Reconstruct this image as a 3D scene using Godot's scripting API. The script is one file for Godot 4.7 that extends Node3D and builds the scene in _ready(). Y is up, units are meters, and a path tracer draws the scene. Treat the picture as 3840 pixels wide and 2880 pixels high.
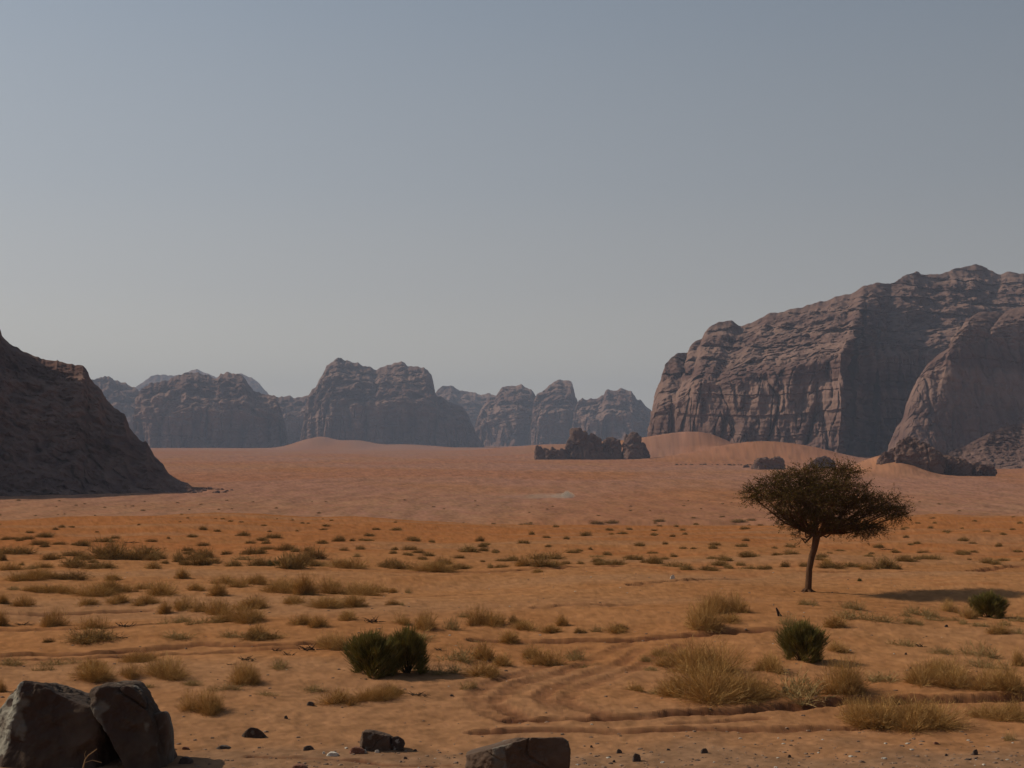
extends Node3D
# A desert valley: orange sand with dry tussocks and an acacia, sandstone mountains standing in haze beyond a plain.
# The plain lies at y = 0; the photographer stands on a rise, eye at y = 25, looking towards -z.

const FOV := 30.0
const F := 1433.1                 # pixels per unit of tangent in a 1024 x 768 picture
const PITCH := 2.2362
const EYE := Vector3(0, 25, 0)

var rng := RandomNumberGenerator.new()
var n_big := FastNoiseLite.new()
var n_mid := FastNoiseLite.new()
var n_small := FastNoiseLite.new()
var n_grain := FastNoiseLite.new()
var n_rock := FastNoiseLite.new()
var n_fine := FastNoiseLite.new()
var used := {}

# ---------------------------------------------------------------- mesh helper
class Geo:
	var v := PackedVector3Array()
	var c := PackedColorArray()
	var i := PackedInt32Array()

	func tri(a: Vector3, b: Vector3, d: Vector3, col: Color) -> void:
		var k := v.size()
		v.append(a); v.append(b); v.append(d)
		c.append(col); c.append(col); c.append(col)
		i.append(k); i.append(k + 1); i.append(k + 2)

	func quad(a: Vector3, b: Vector3, d: Vector3, e: Vector3, col: Color) -> void:
		var k := v.size()
		v.append(a); v.append(b); v.append(d); v.append(e)
		for m in 4:
			c.append(col)
		i.append(k); i.append(k + 1); i.append(k + 2)
		i.append(k); i.append(k + 2); i.append(k + 3)

	func grid(nu: int, nv: int, first: int) -> void:
		for a in nu - 1:
			for b in nv - 1:
				var k := first + a * nv + b
				i.append(k); i.append(k + nv); i.append(k + 1)
				i.append(k + 1); i.append(k + nv); i.append(k + nv + 1)

	func tube(pts: Array, radii: Array, sides: int, col: Color) -> void:
		var first := v.size()
		for p in pts.size():
			var fwd: Vector3 = (pts[mini(p + 1, pts.size() - 1)] - pts[maxi(p - 1, 0)]).normalized()
			var s := fwd.cross(Vector3(0.31, 0.12, 0.94)).normalized()
			var t := fwd.cross(s)
			for q in sides:
				var an := TAU * q / sides
				v.append(pts[p] + (s * cos(an) + t * sin(an)) * radii[p])
				c.append(col)
		for p in pts.size() - 1:
			for q in sides:
				var a := first + p * sides + q
				var b := first + p * sides + (q + 1) % sides
				i.append(a); i.append(a + sides); i.append(b)
				i.append(b); i.append(a + sides); i.append(b + sides)

	func mesh(m: Material) -> ArrayMesh:
		var arr := []
		arr.resize(Mesh.ARRAY_MAX)
		arr[Mesh.ARRAY_VERTEX] = v
		arr[Mesh.ARRAY_COLOR] = c
		arr[Mesh.ARRAY_INDEX] = i
		var am := ArrayMesh.new()
		am.add_surface_from_arrays(Mesh.PRIMITIVE_TRIANGLES, arr)
		am.surface_set_material(0, m)
		return am

# ---------------------------------------------------------------- naming
func numbered(called: String) -> String:
	var n: int = used.get(called, 0)
	used[called] = n + 1
	return called if n == 0 else "%s_%03d" % [called, n]

func tag(o: Node, label: String, category := "", group := "", kind := "") -> void:
	o.set_meta("label", label)
	if category: o.set_meta("category", category)
	if group: o.set_meta("group", group)
	if kind: o.set_meta("kind", kind)

func put(called: String, m: Mesh, at := Vector3.ZERO) -> MeshInstance3D:
	var o := MeshInstance3D.new()
	o.name = numbered(called)
	o.mesh = m
	o.position = at
	add_child(o, true)
	return o

func part(parent: Node3D, called: String, m: Mesh) -> MeshInstance3D:
	var o := MeshInstance3D.new()
	o.name = called
	o.mesh = m
	parent.add_child(o, true)
	return o

func base(called: String, at: Vector3) -> Node3D:
	var o := Node3D.new()
	o.name = numbered(called)
	o.position = at
	add_child(o, true)
	return o

func earth(rough := 1.0, spec := 0.15) -> StandardMaterial3D:
	var m := StandardMaterial3D.new()
	m.vertex_color_use_as_albedo = true
	m.roughness = rough
	m.metallic_specular = spec
	return m

# ---------------------------------------------------------------- where things stand
func ray(px: float, py: float) -> Vector3:
	var d := Vector3((px - 512.0) / F, (384.0 - py) / F, -1.0)
	return d.rotated(Vector3.RIGHT, deg_to_rad(PITCH))

func pt(px: float, py: float, dist: float) -> Vector3:      # the point at that distance along -z
	var d := ray(px, py)
	return EYE + d * (dist / -d.z)

func interp(list: Array, x: float, col: int) -> float:
	if x <= list[0][0]: return list[0][col]
	for k in range(1, list.size()):
		if x <= list[k][0]:
			var t: float = (x - list[k - 1][0]) / maxf(list[k][0] - list[k - 1][0], 1e-6)
			return lerpf(list[k - 1][col], list[k][col], t)
	return list[-1][col]

var DROP := [[-400.0, 1.7], [0.0, 1.7], [8.0, 2.9], [22.0, 5.1], [35.0, 5.12], [49.0, 5.2], [80.0, 6.15], [115.0, 7.3], [150.0, 8.5], [175.0, 10.6], [210.0, 14.2], [260.0, 19.5], [310.0, 23.2], [380.0, 25.0], [20000.0, 25.0]]

func drop(s: float) -> float:                                # how far the ground lies under the eye
	s = maxf(s, -399.0)
	for k in range(1, DROP.size()):
		if s <= DROP[k][0]:
			var a: float = DROP[k - 1][0]; var b: float = DROP[k][0]
			var y0: float = DROP[k - 1][1]; var y1: float = DROP[k][1]
			var m0: float = (y1 - DROP[maxi(k - 2, 0)][1]) / (b - DROP[maxi(k - 2, 0)][0])
			var m1: float = (DROP[mini(k + 1, DROP.size() - 1)][1] - y0) / (DROP[mini(k + 1, DROP.size() - 1)][0] - a)
			var h := b - a; var t := (s - a) / h
			return (2*t*t*t - 3*t*t + 1) * y0 + (t*t*t - 2*t*t + t) * h * m0 + (-2*t*t*t + 3*t*t) * y1 + (t*t*t - t*t) * h * m1
	return 25.0

# dunes on the plain: centre x, centre z, height, reach across, reach along, lean
var DUNES := []
func dune(px: float, py: float, dist: float, rx: float, rz: float) -> void:
	var p := pt(px, py, dist)
	DUNES.append([p.x, p.z, p.y, rx, rz])

# wheel ruts and trodden sand, stamped into a grid of 0.1 m cells
const RX0 := -50.0
const RW := 1000
const RS0 := 16.0
const RH := 1000
var rut := PackedFloat32Array()
var stir := PackedFloat32Array()

func sampled(a: PackedFloat32Array, x: float, s: float) -> float:
	var fx := (x - RX0) * 10.0; var fs := (s - RS0) * 10.0
	if fx < 0 or fs < 0 or fx >= RW - 2 or fs >= RH - 2: return 0.0
	var ix := int(fx); var si := int(fs)
	fx -= ix; fs -= si
	var k := si * RW + ix
	return lerpf(lerpf(a[k], a[k + 1], fx), lerpf(a[k + RW], a[k + RW + 1], fx), fs)

func macro(x: float, z: float) -> float:
	var d := drop(-z + (n_big.get_noise_2d(x * 0.35, 60.0) * 22.0 * smoothstep(85.0, 150.0, -z) if -z > 85.0 and -z < 420.0 else 0.0))
	var ax := absf(x)
	if ax > 250.0: d = lerpf(d, 25.0, smoothstep(250.0, 700.0, ax))
	var y := 25.0 - d
	if -z > 700.0:
		var hump := 0.0
		for q in DUNES:
			var u: float = (x - q[0]) / q[3]; var w: float = (z - q[1]) / q[4]
			var r := u * u + w * w
			if r < 9.0: hump = pow(pow(hump, 3.0) + pow(q[2] * exp(-r), 3.0), 1.0 / 3.0)
		y += hump
	return y

func ground(x: float, z: float) -> float:
	var y := macro(x, z)
	var s := -z
	if s < 420.0:
		y += n_big.get_noise_2d(x, z) * 0.30 * smoothstep(12.0, 40.0, s) + n_mid.get_noise_2d(x, z) * 0.04 + n_small.get_noise_2d(x, z) * 0.016 + n_small.get_noise_2d(x * 2.3, z * 2.3 + 50.0) * 0.008
		y += sampled(rut, x, s)
	else:
		y += n_big.get_noise_2d(x * 0.12, z * 0.12) * 0.8 + n_mid.get_noise_2d(x * 0.2, z * 0.2) * 0.35
	return y

func hit(px: float, py: float) -> Vector3:                   # where a line of sight meets the ground
	var d := ray(px, py)
	d /= -d.z
	var s := 12.0
	while s < 6000.0:
		if EYE.y + d.y * s < macro(d.x * s, -s): break
		s *= 1.004
	return Vector3(d.x * s, 0, -s)

func on_ground(px: float, py: float, sink := 0.0) -> Vector3:
	var p := hit(px, py)
	p.y = ground(p.x, p.z) - sink
	return p

func stamp(pts: Array, width: float, depth: float, red: float, gauge := 0.0) -> void:
	# a rut along a line on the ground; gauge > 0 makes a pair
	var w := []
	for p in pts: w.append(hit(p[0], p[1]))
	for side in ([0.0] if gauge == 0.0 else [-0.5, 0.5]):
		for k in w.size() - 1:
			var a: Vector3 = w[k]; var b: Vector3 = w[k + 1]
			var along := (b - a).normalized()
			var off: Vector3 = Vector3(-along.z, 0, along.x) * (side * gauge)
			var n := int(a.distance_to(b) / 0.12) + 1
			for q in n:
				var p: Vector3 = a.lerp(b, float(q) / n) + off
				var wob := n_mid.get_noise_2d(p.x * 3.0 + 90.0, p.z * 3.0)
				p.z += wob * width * 0.25
				var str := clampf(0.85 + 0.7 * n_mid.get_noise_2d(p.x * 1.7, p.z * 1.7 + 400.0), 0.1, 1.3)
				var rc := int(width * 1.8 * 10.0) + 1
				var cx := int((p.x - RX0) * 10.0); var cs := int((-p.z - RS0) * 10.0)
				for gx in range(cx - rc, cx + rc + 1):
					if gx < 0 or gx >= RW: continue
					for gs in range(cs - rc, cs + rc + 1):
						if gs < 0 or gs >= RH: continue
						var dd := Vector2(gx * 0.1 + RX0 - p.x, gs * 0.1 + RS0 + p.z).length() / width
						if dd > 1.7: continue
						var k2 := gs * RW + gx
						var h := -depth * str * (1.0 - smoothstep(0.4, 1.0, dd))
						if dd > 0.9: h = depth * 0.16 * str * (1.0 - absf(dd - 1.25) / 0.45)
						if dd <= 0.9: rut[k2] = minf(rut[k2], h)
						elif rut[k2] >= 0.0: rut[k2] = maxf(rut[k2], maxf(h, 0.0))
						stir[k2] = maxf(stir[k2], red * str * (1.0 - smoothstep(0.5, 1.3, dd)))

# ---------------------------------------------------------------- rock masses
# trace: ridge as [px, py]; plan: [px of ridge, px of base, distance of base, distance of ridge]; prof: [height share, share of the way back]
func massif(trace: Array, plan: Array, prof: Array, nu: int, nv: int, o: Dictionary) -> ArrayMesh:
	var length := PackedFloat32Array([0.0])
	for k in range(1, trace.size()):
		length.append(length[-1] + Vector2(trace[k][0] - trace[k - 1][0], (trace[k][1] - trace[k - 1][1]) * 0.8).length())
	var g := Geo.new()
	var bs := []; var rs := []
	var seg := 1
	for a in nu:
		var l := length[-1] * a / (nu - 1)
		while seg < trace.size() - 1 and length[seg] < l: seg += 1
		var t := (l - length[seg - 1]) / maxf(length[seg] - length[seg - 1], 1e-6)
		var px := lerpf(trace[seg - 1][0], trace[seg][0], t)
		var py := lerpf(trace[seg - 1][1], trace[seg][1], t)
		var rd := interp(plan, px, 3)
		var r := pt(px, py, rd)
		var bd := interp(plan, px, 2)
		var b := pt(interp(plan, px, 1), 440.0, bd)
		b.y = o.get("foot", -6.0)
		r.y = maxf(r.y, b.y + 1.0)
		r.y += n_rock.get_noise_2d(px * o.get("jag_f", 9.0), 7.0) * o.get("jag", 1.0)
		bs.append(b); rs.append(r)
	var tall: float = o.tall
	var back: int = maxi(nv / 4, 6)
	var rows := nv + back
	for a in nu:
		var b: Vector3 = bs[a]; var r: Vector3 = rs[a]
		var a0 := maxi(a - 3, 0); var a1 := mini(a + 3, nu - 1)
		var tan: Vector3 = ((bs[a1] + rs[a1]) - (bs[a0] + rs[a0])) * Vector3(1, 0, 1)
		var n := Vector3(-tan.z, 0, tan.x).normalized()
		var tob := ((b - r) * Vector3(1, 0, 1)).normalized()
		n = (n + tob * 0.6).normalized()
		var hgt := r.y - b.y
		var share := clampf(sqrt(maxf(hgt, 0.0) / tall), 0.05, 1.0) * clampf(hgt / tall * 6.0, 0.1, 1.0)
		for j in rows:
			var p: Vector3
			var t: float
			if j < nv:
				t = float(j) / (nv - 1)
				var h := interp(prof, t, 1)
				p = Vector3(lerpf(b.x, r.x, h), lerpf(b.y, r.y, t), lerpf(b.z, r.z, h))
			else:
				var q := float(j - nv + 1) / back
				t = 1.0 - q
				p = r - tob * (hgt * o.get("behind", 0.9) * (1.0 - cos(q * PI / 2) * (1.0 - q) - q * 0.0)) * 1.0
				p.y = lerpf(r.y, b.y, q * q * 0.4 + q * 0.6)
			var x := p.x; var y := p.y; var z := p.z
			var l1: float = o.l1; var l2: float = o.l2; var l3: float = o.l3
			var keep := (1.0 - 0.68 * smoothstep(0.86, 1.0, t)) * share
			var cl: float = o.get("cliff", 0.6)
			var low := 1.0 - smoothstep(cl - 0.1, cl + 0.14, t + 0.2 * n_rock.get_noise_2d(x / l1 * 50.0, z / l1 * 50.0))
			var up: float = o.get("upright", 12.0)
			var wob := n_rock.get_noise_3d(x / l1 * 60.0, y / l1 * up * 1.6, z / l1 * 60.0)
			var wob2 := n_rock.get_noise_3d(x / l1 * 170.0 + 31.0, y / l1 * up * 2.4, z / l1 * 170.0)
			var f1 := absf(n_rock.get_noise_3d(x / l2 * 70.0 + 77.0, y / l2 * up * 0.8, z / l2 * 70.0))
			var f2 := absf(n_rock.get_noise_3d(x / l2 * 190.0 - 13.0, y / l2 * up * 1.8, z / l2 * 190.0))
			var crack := pow(maxf(0.0, 1.0 - f1 * 5.0), 2.0)
			var crack2 := pow(maxf(0.0, 1.0 - f2 * 5.0), 2.0)
			var knob := absf(n_rock.get_noise_3d(x / l2 * 55.0 - 50.0, y / l2 * 80.0, z / l2 * 55.0))
			var knob2 := absf(n_rock.get_noise_3d(x / l2 * 140.0 - 20.0, y / l2 * 200.0, z / l2 * 140.0))
			var fine := n_fine.get_noise_3d(x / l3 * 100.0, y / l3 * lerpf(120.0, o.get("streak", 48.0), low), z / l3 * 100.0)
			var per: float = o.period
			var yy := y / per + 0.7 * n_rock.get_noise_2d(x / l1 * 35.0, z / l1 * 35.0) + 0.1 * wob2
			var st := yy - floorf(yy)
			var lay := n_rock.get_noise_2d(floorf(yy) * 73.0, x / l1 * 45.0)
			var d: float = o.a1 * (wob * 1.2 + wob2 * 0.55) * (0.4 + 0.6 * low) - o.a2 * (crack * 1.0 + crack2 * 0.45) * (0.25 + 0.75 * low)
			d += o.ak * ((knob - 0.2) * 1.6 + (knob2 - 0.2) * 0.8) * (1.0 - low)
			d += o.ledge * ((0.5 - pow(st, 1.6)) * (0.5 + 1.2 * maxf(lay + 0.25, 0.0))) * (1.0 - 0.65 * low)
			var beds := n_rock.get_noise_2d(yy * 330.0, x / l1 * 30.0)
			d += o.a3 * (fine + beds * 0.32)
			d *= keep
			p += n * d * (1.0 if j < nv else -0.7)
			p.y += (knob - 0.2) * o.ak * 0.3 * keep * (1.0 - low) + fine * o.a3 * 0.3 * keep
			g.v.append(p)
			# colours of the stone: beds and varnish
			var bed := n_rock.get_noise_2d(yy * 60.0, 11.0)
			var c: Color = o.c0.lerp(o.c1, clampf(0.5 + bed * 1.2 + fine * 0.5, 0.0, 1.0))
			var stain := clampf(n_rock.get_noise_3d(x / l2 * 160.0, y / l2 * o.get("stain", 14.0), z / l2 * 160.0) * 2.2 - 0.1, 0.0, 1.0)
			c = c.lerp(o.c2, stain * 0.55)
			g.c.append(c)
	g.grid(nu, rows, 0)
	return g.mesh(rock_mat)

var rock_mat: StandardMaterial3D
var stone_mat: StandardMaterial3D
var sand_mat: StandardMaterial3D
var plant_mat: StandardMaterial3D
var bark_mat: StandardMaterial3D

func chain(flat: Array, sx: float, x0: float, y0: float) -> Array:     # pairs read off an enlarged part of the photograph, turned to picture units
	var r := []
	for k in range(0, flat.size(), 2): r.append([x0 + flat[k] * sx, y0 + flat[k + 1] * sx])
	return r

# a stone with chipped flat faces: outline seen from the front (metres), half depth
func stone(g: Geo, outline: Array, half: float, at: Vector3, sides: int, rings: int, rough: float, seed_: int, cols: Array, sharp := 16.0, faces := []) -> void:
	var r := RandomNumberGenerator.new()
	r.seed = seed_
	var mid := Vector2.ZERO
	for p in outline: mid += p
	mid /= outline.size()
	var planes := []
	for k in outline.size():
		var a: Vector2 = outline[k] - mid; var b: Vector2 = outline[(k + 1) % outline.size()] - mid
		var e := (b - a).normalized()
		var n := Vector2(e.y, -e.x)
		var d := n.dot(a)
		if d < 0: n = -n; d = -d
		if d < 0.01: continue
		var n3 := Vector3(n.x, n.y, r.randf_range(-0.34, -0.12) if n.y > 0.25 else r.randf_range(-0.25, 0.2)).normalized()
		planes.append([n3, d])
	planes.append([Vector3(r.randf_range(-0.12, 0.12), r.randf_range(0.0, 0.14), 1).normalized(), half])
	planes.append([Vector3(r.randf_range(-0.2, 0.2), 0.1, -1).normalized(), half])
	if faces.is_empty(): planes.append([Vector3(-0.7, 0.15, 0.7).normalized(), half * 1.3])
	var own := planes.size()
	for f in faces: planes.append([f[0].normalized(), f[1]])
	planes.append([Vector3(0.7, 0.1, -0.6).normalized(), half * 1.3])
	var size := 0.0
	for p in planes: size = maxf(size, p[1])
	var first := g.v.size()
	for a in sides + 1:
		var th := TAU * (a % sides) / sides
		for b in rings + 1:
			var ph := PI * b / rings - PI / 2
			var dir := Vector3(cos(ph) * cos(th), sin(ph), cos(ph) * sin(th))
			var s := 0.0
			var most := 0.0; var which := -1
			for pi in planes.size():
				var k: float = planes[pi][0].dot(dir) / planes[pi][1]
				if k > 0.0: s += pow(k, sharp)
				if k > most: most = k; which = pi
			var rad := pow(s, -1.0 / sharp)
			var q := dir * rad
			var f := 100.0 / size
			var chip := absf(n_rock.get_noise_3d(q.x * f * 0.9 + seed_, q.y * f * 0.9, q.z * f * 0.9))
			var grain := n_fine.get_noise_3d(q.x * f * 3.0, q.y * f * 3.0 + seed_, q.z * f * 3.0)
			var wave := n_rock.get_noise_3d(q.x * f * 0.3, q.y * f * 0.3 - seed_, q.z * f * 0.3)
			var pit := n_fine.get_noise_3d(q.x * f * 1.1 - seed_, q.y * f * 1.4, q.z * f * 1.1)
			var split := pow(maxf(0.0, 1.0 - absf(n_rock.get_noise_3d(q.x * f * 0.5 + q.y * f * 0.2, q.y * f * 0.45 + seed_ * 3.0, q.z * f * 0.5)) * 14.0), 2.0)
			q += dir * size * rough * (wave * 1.2 - chip * 0.9 + grain * 0.45 + pit * 0.8 - split * 0.6)
			g.v.append(at + Vector3(mid.x, mid.y, 0) + q)
			var m := clampf(0.5 + 0.9 * wave + 0.6 * grain, 0.0, 1.0)
			var col: Color = cols[0].lerp(cols[1], m)
			var lich := n_rock.get_noise_3d(q.x * f * 1.4 + 300.0, q.y * f * 1.4, q.z * f * 1.4 + seed_) + 0.3 * grain
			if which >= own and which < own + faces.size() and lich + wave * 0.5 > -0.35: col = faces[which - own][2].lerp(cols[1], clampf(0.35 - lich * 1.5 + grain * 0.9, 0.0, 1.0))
			if lich > 0.42: col = col.lerp(cols[2], clampf((lich - 0.42) * 4.0, 0.0, 0.5))
			g.c.append(col)
	g.grid(sides + 1, rings + 1, first)

# ---------------------------------------------------------------- plants
func ribbon(g: Geo, pts: Array, w: float, col: Color) -> void:
	var side: Vector3 = (pts[1] - pts[0]).cross(Vector3(rng.randf_range(-1, 1), rng.randf_range(-0.4, 0.4), rng.randf_range(-1, 1))).normalized() * w * 0.5
	for k in pts.size() - 1:
		var w0 := side * (1.0 - 0.6 * k / (pts.size() - 1.0)); var w1 := side * (1.0 - 0.6 * (k + 1) / (pts.size() - 1.0))
		g.quad(pts[k] - w0, pts[k] + w0, pts[k + 1] + w1, pts[k + 1] - w1, col)

# a tussock about 1 wide and 0.55 tall, of stems that rise from a crown and arch out
func tussock(seed_: int, stems: int, width: float, cols: Array, upright: float, twigs: int, fill: float) -> ArrayMesh:
	rng.seed = seed_
	var g := Geo.new()
	var tufts := []
	for k in 4 + rng.randi() % 4:
		var an := rng.randf() * TAU
		var rad := sqrt(rng.randf()) * 0.34
		tufts.append(Vector3(cos(an) * rad, 0, sin(an) * rad * 0.9))
	var size := []
	for k in tufts.size(): size.append(rng.randf_range(0.55, 1.15))
	for k in stems:
		var root: Vector3 = tufts[k % tufts.size()]
		var an := rng.randf() * TAU
		var tilt := pow(rng.randf(), upright) * 1.45
		var dir := Vector3(cos(an) * sin(tilt), cos(tilt), sin(an) * sin(tilt))
		var ln: float = rng.randf_range(0.22, 0.42) * (0.8 + 0.2 * cos(tilt)) * size[k % tufts.size()]
		root += Vector3(rng.randf_range(-0.06, 0.06), -0.03, rng.randf_range(-0.06, 0.06))
		var jit := Vector3(rng.randf_range(-0.3, 0.3), rng.randf_range(-0.1, 0.3), rng.randf_range(-0.3, 0.3))
		var p1 := root + dir * ln * 0.55
		var p2 := p1 + (dir + jit * 0.8 + Vector3(0, -0.25 * tilt, 0)).normalized() * ln * 0.5
		var col: Color = cols[rng.randi() % cols.size()]
		col = col * rng.randf_range(0.75, 1.25)
		ribbon(g, [root, p1, p2], width * rng.randf_range(0.7, 1.3), col)
		for q in twigs:
			var f := rng.randf_range(0.3, 1.0)
			var o := p1.lerp(p2, f) if rng.randf() < fill else root.lerp(p1, f)
			var d2 := (dir + Vector3(rng.randf_range(-1, 1), rng.randf_range(-0.5, 0.9), rng.randf_range(-1, 1))).normalized()
			ribbon(g, [o, o + d2 * ln * rng.randf_range(0.12, 0.3)], width * 0.8, col)
	for k in g.v.size():
		if g.v[k].y < -0.03: g.v[k].y = -0.03
	return g.mesh(plant_mat)

# a dense broom-like bush, a ball of fine green shoots about 1 wide and 0.85 tall
func broom(seed_: int, shoots: int, cols: Array) -> Array:
	rng.seed = seed_
	var wood := Geo.new(); var leaf := Geo.new()
	for k in 26:
		var an := rng.randf() * TAU; var tilt := rng.randf() * 1.0
		var d := Vector3(cos(an) * sin(tilt), cos(tilt), sin(an) * sin(tilt))
		wood.tube([Vector3(d.x * 0.04, -0.04, d.z * 0.04), d * 0.2, d * 0.42 + Vector3(0, 0.05, 0)], [0.012, 0.008, 0.004], 5, Color(0.07, 0.05, 0.03))
	for k in shoots:
		var an := rng.randf() * TAU
		var cy := rng.randf_range(-0.98, 1.0)
		var sr := sqrt(1.0 - cy * cy) if cy > 0.0 else 1.0 + 0.42 * cy
		var dir := Vector3(cos(an) * sr, cy, sin(an) * sr)
		var lump := 0.84 + 0.62 * n_rock.get_noise_3d(dir.x * 95.0 + seed_, dir.y * 80.0, dir.z * 95.0)
		var rad := pow(rng.randf(), 0.4) * lump
		var p := Vector3(dir.x * 0.46 * rad, 0.40 + dir.y * 0.40 * rad, dir.z * 0.46 * rad)
		p.y = maxf(p.y, 0.03)
		var d2 := (Vector3(dir.x * 0.7, 0.75 + 0.4 * dir.y, dir.z * 0.7) + Vector3(rng.randf_range(-0.3, 0.3), 0, rng.randf_range(-0.3, 0.3))).normalized()
		var col: Color = cols[rng.randi() % cols.size()] * rng.randf_range(0.75, 1.25)
		if n_rock.get_noise_3d(p.x * 700.0, p.y * 500.0 + seed_, p.z * 700.0) < -0.16: continue
		var l := rng.randf_range(0.06, 0.13) if rng.randf() < 0.9 else rng.randf_range(0.13, 0.2)
		ribbon(leaf, [p - d2 * l * 0.5, p + d2 * l * 0.5, p + d2 * l + Vector3(rng.randf_range(-0.02, 0.02), 0.01, rng.randf_range(-0.02, 0.02))], 0.009, col)
	return [wood.mesh(bark_mat), leaf.mesh(plant_mat)]

func litter(seed_: int, n: int) -> ArrayMesh:               # a dead branch lying on the sand, about 1 wide
	rng.seed = seed_
	var g := Geo.new()
	for k in n:
		var a := Vector3(rng.randf_range(-0.35, 0.35), rng.randf_range(0.0, 0.06), rng.randf_range(-0.2, 0.2))
		var an := rng.randf_range(-0.7, 0.7) + (PI if rng.randf() < 0.5 else 0.0)
		var d := Vector3(cos(an), rng.randf_range(0.0, 0.75), sin(an)).normalized()
		var l := rng.randf_range(0.12, 0.38)
		var b := a + d * l * 0.6
		var c := b + (d + Vector3(rng.randf_range(-0.5, 0.5), rng.randf_range(-0.3, 0.6), rng.randf_range(-0.4, 0.4))).normalized() * l * 0.5
		g.tube([a, b, c], [0.02, 0.014, 0.006], 4, Color(0.055, 0.038, 0.028) * rng.randf_range(0.7, 1.5))
	return g.mesh(bark_mat)

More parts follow.
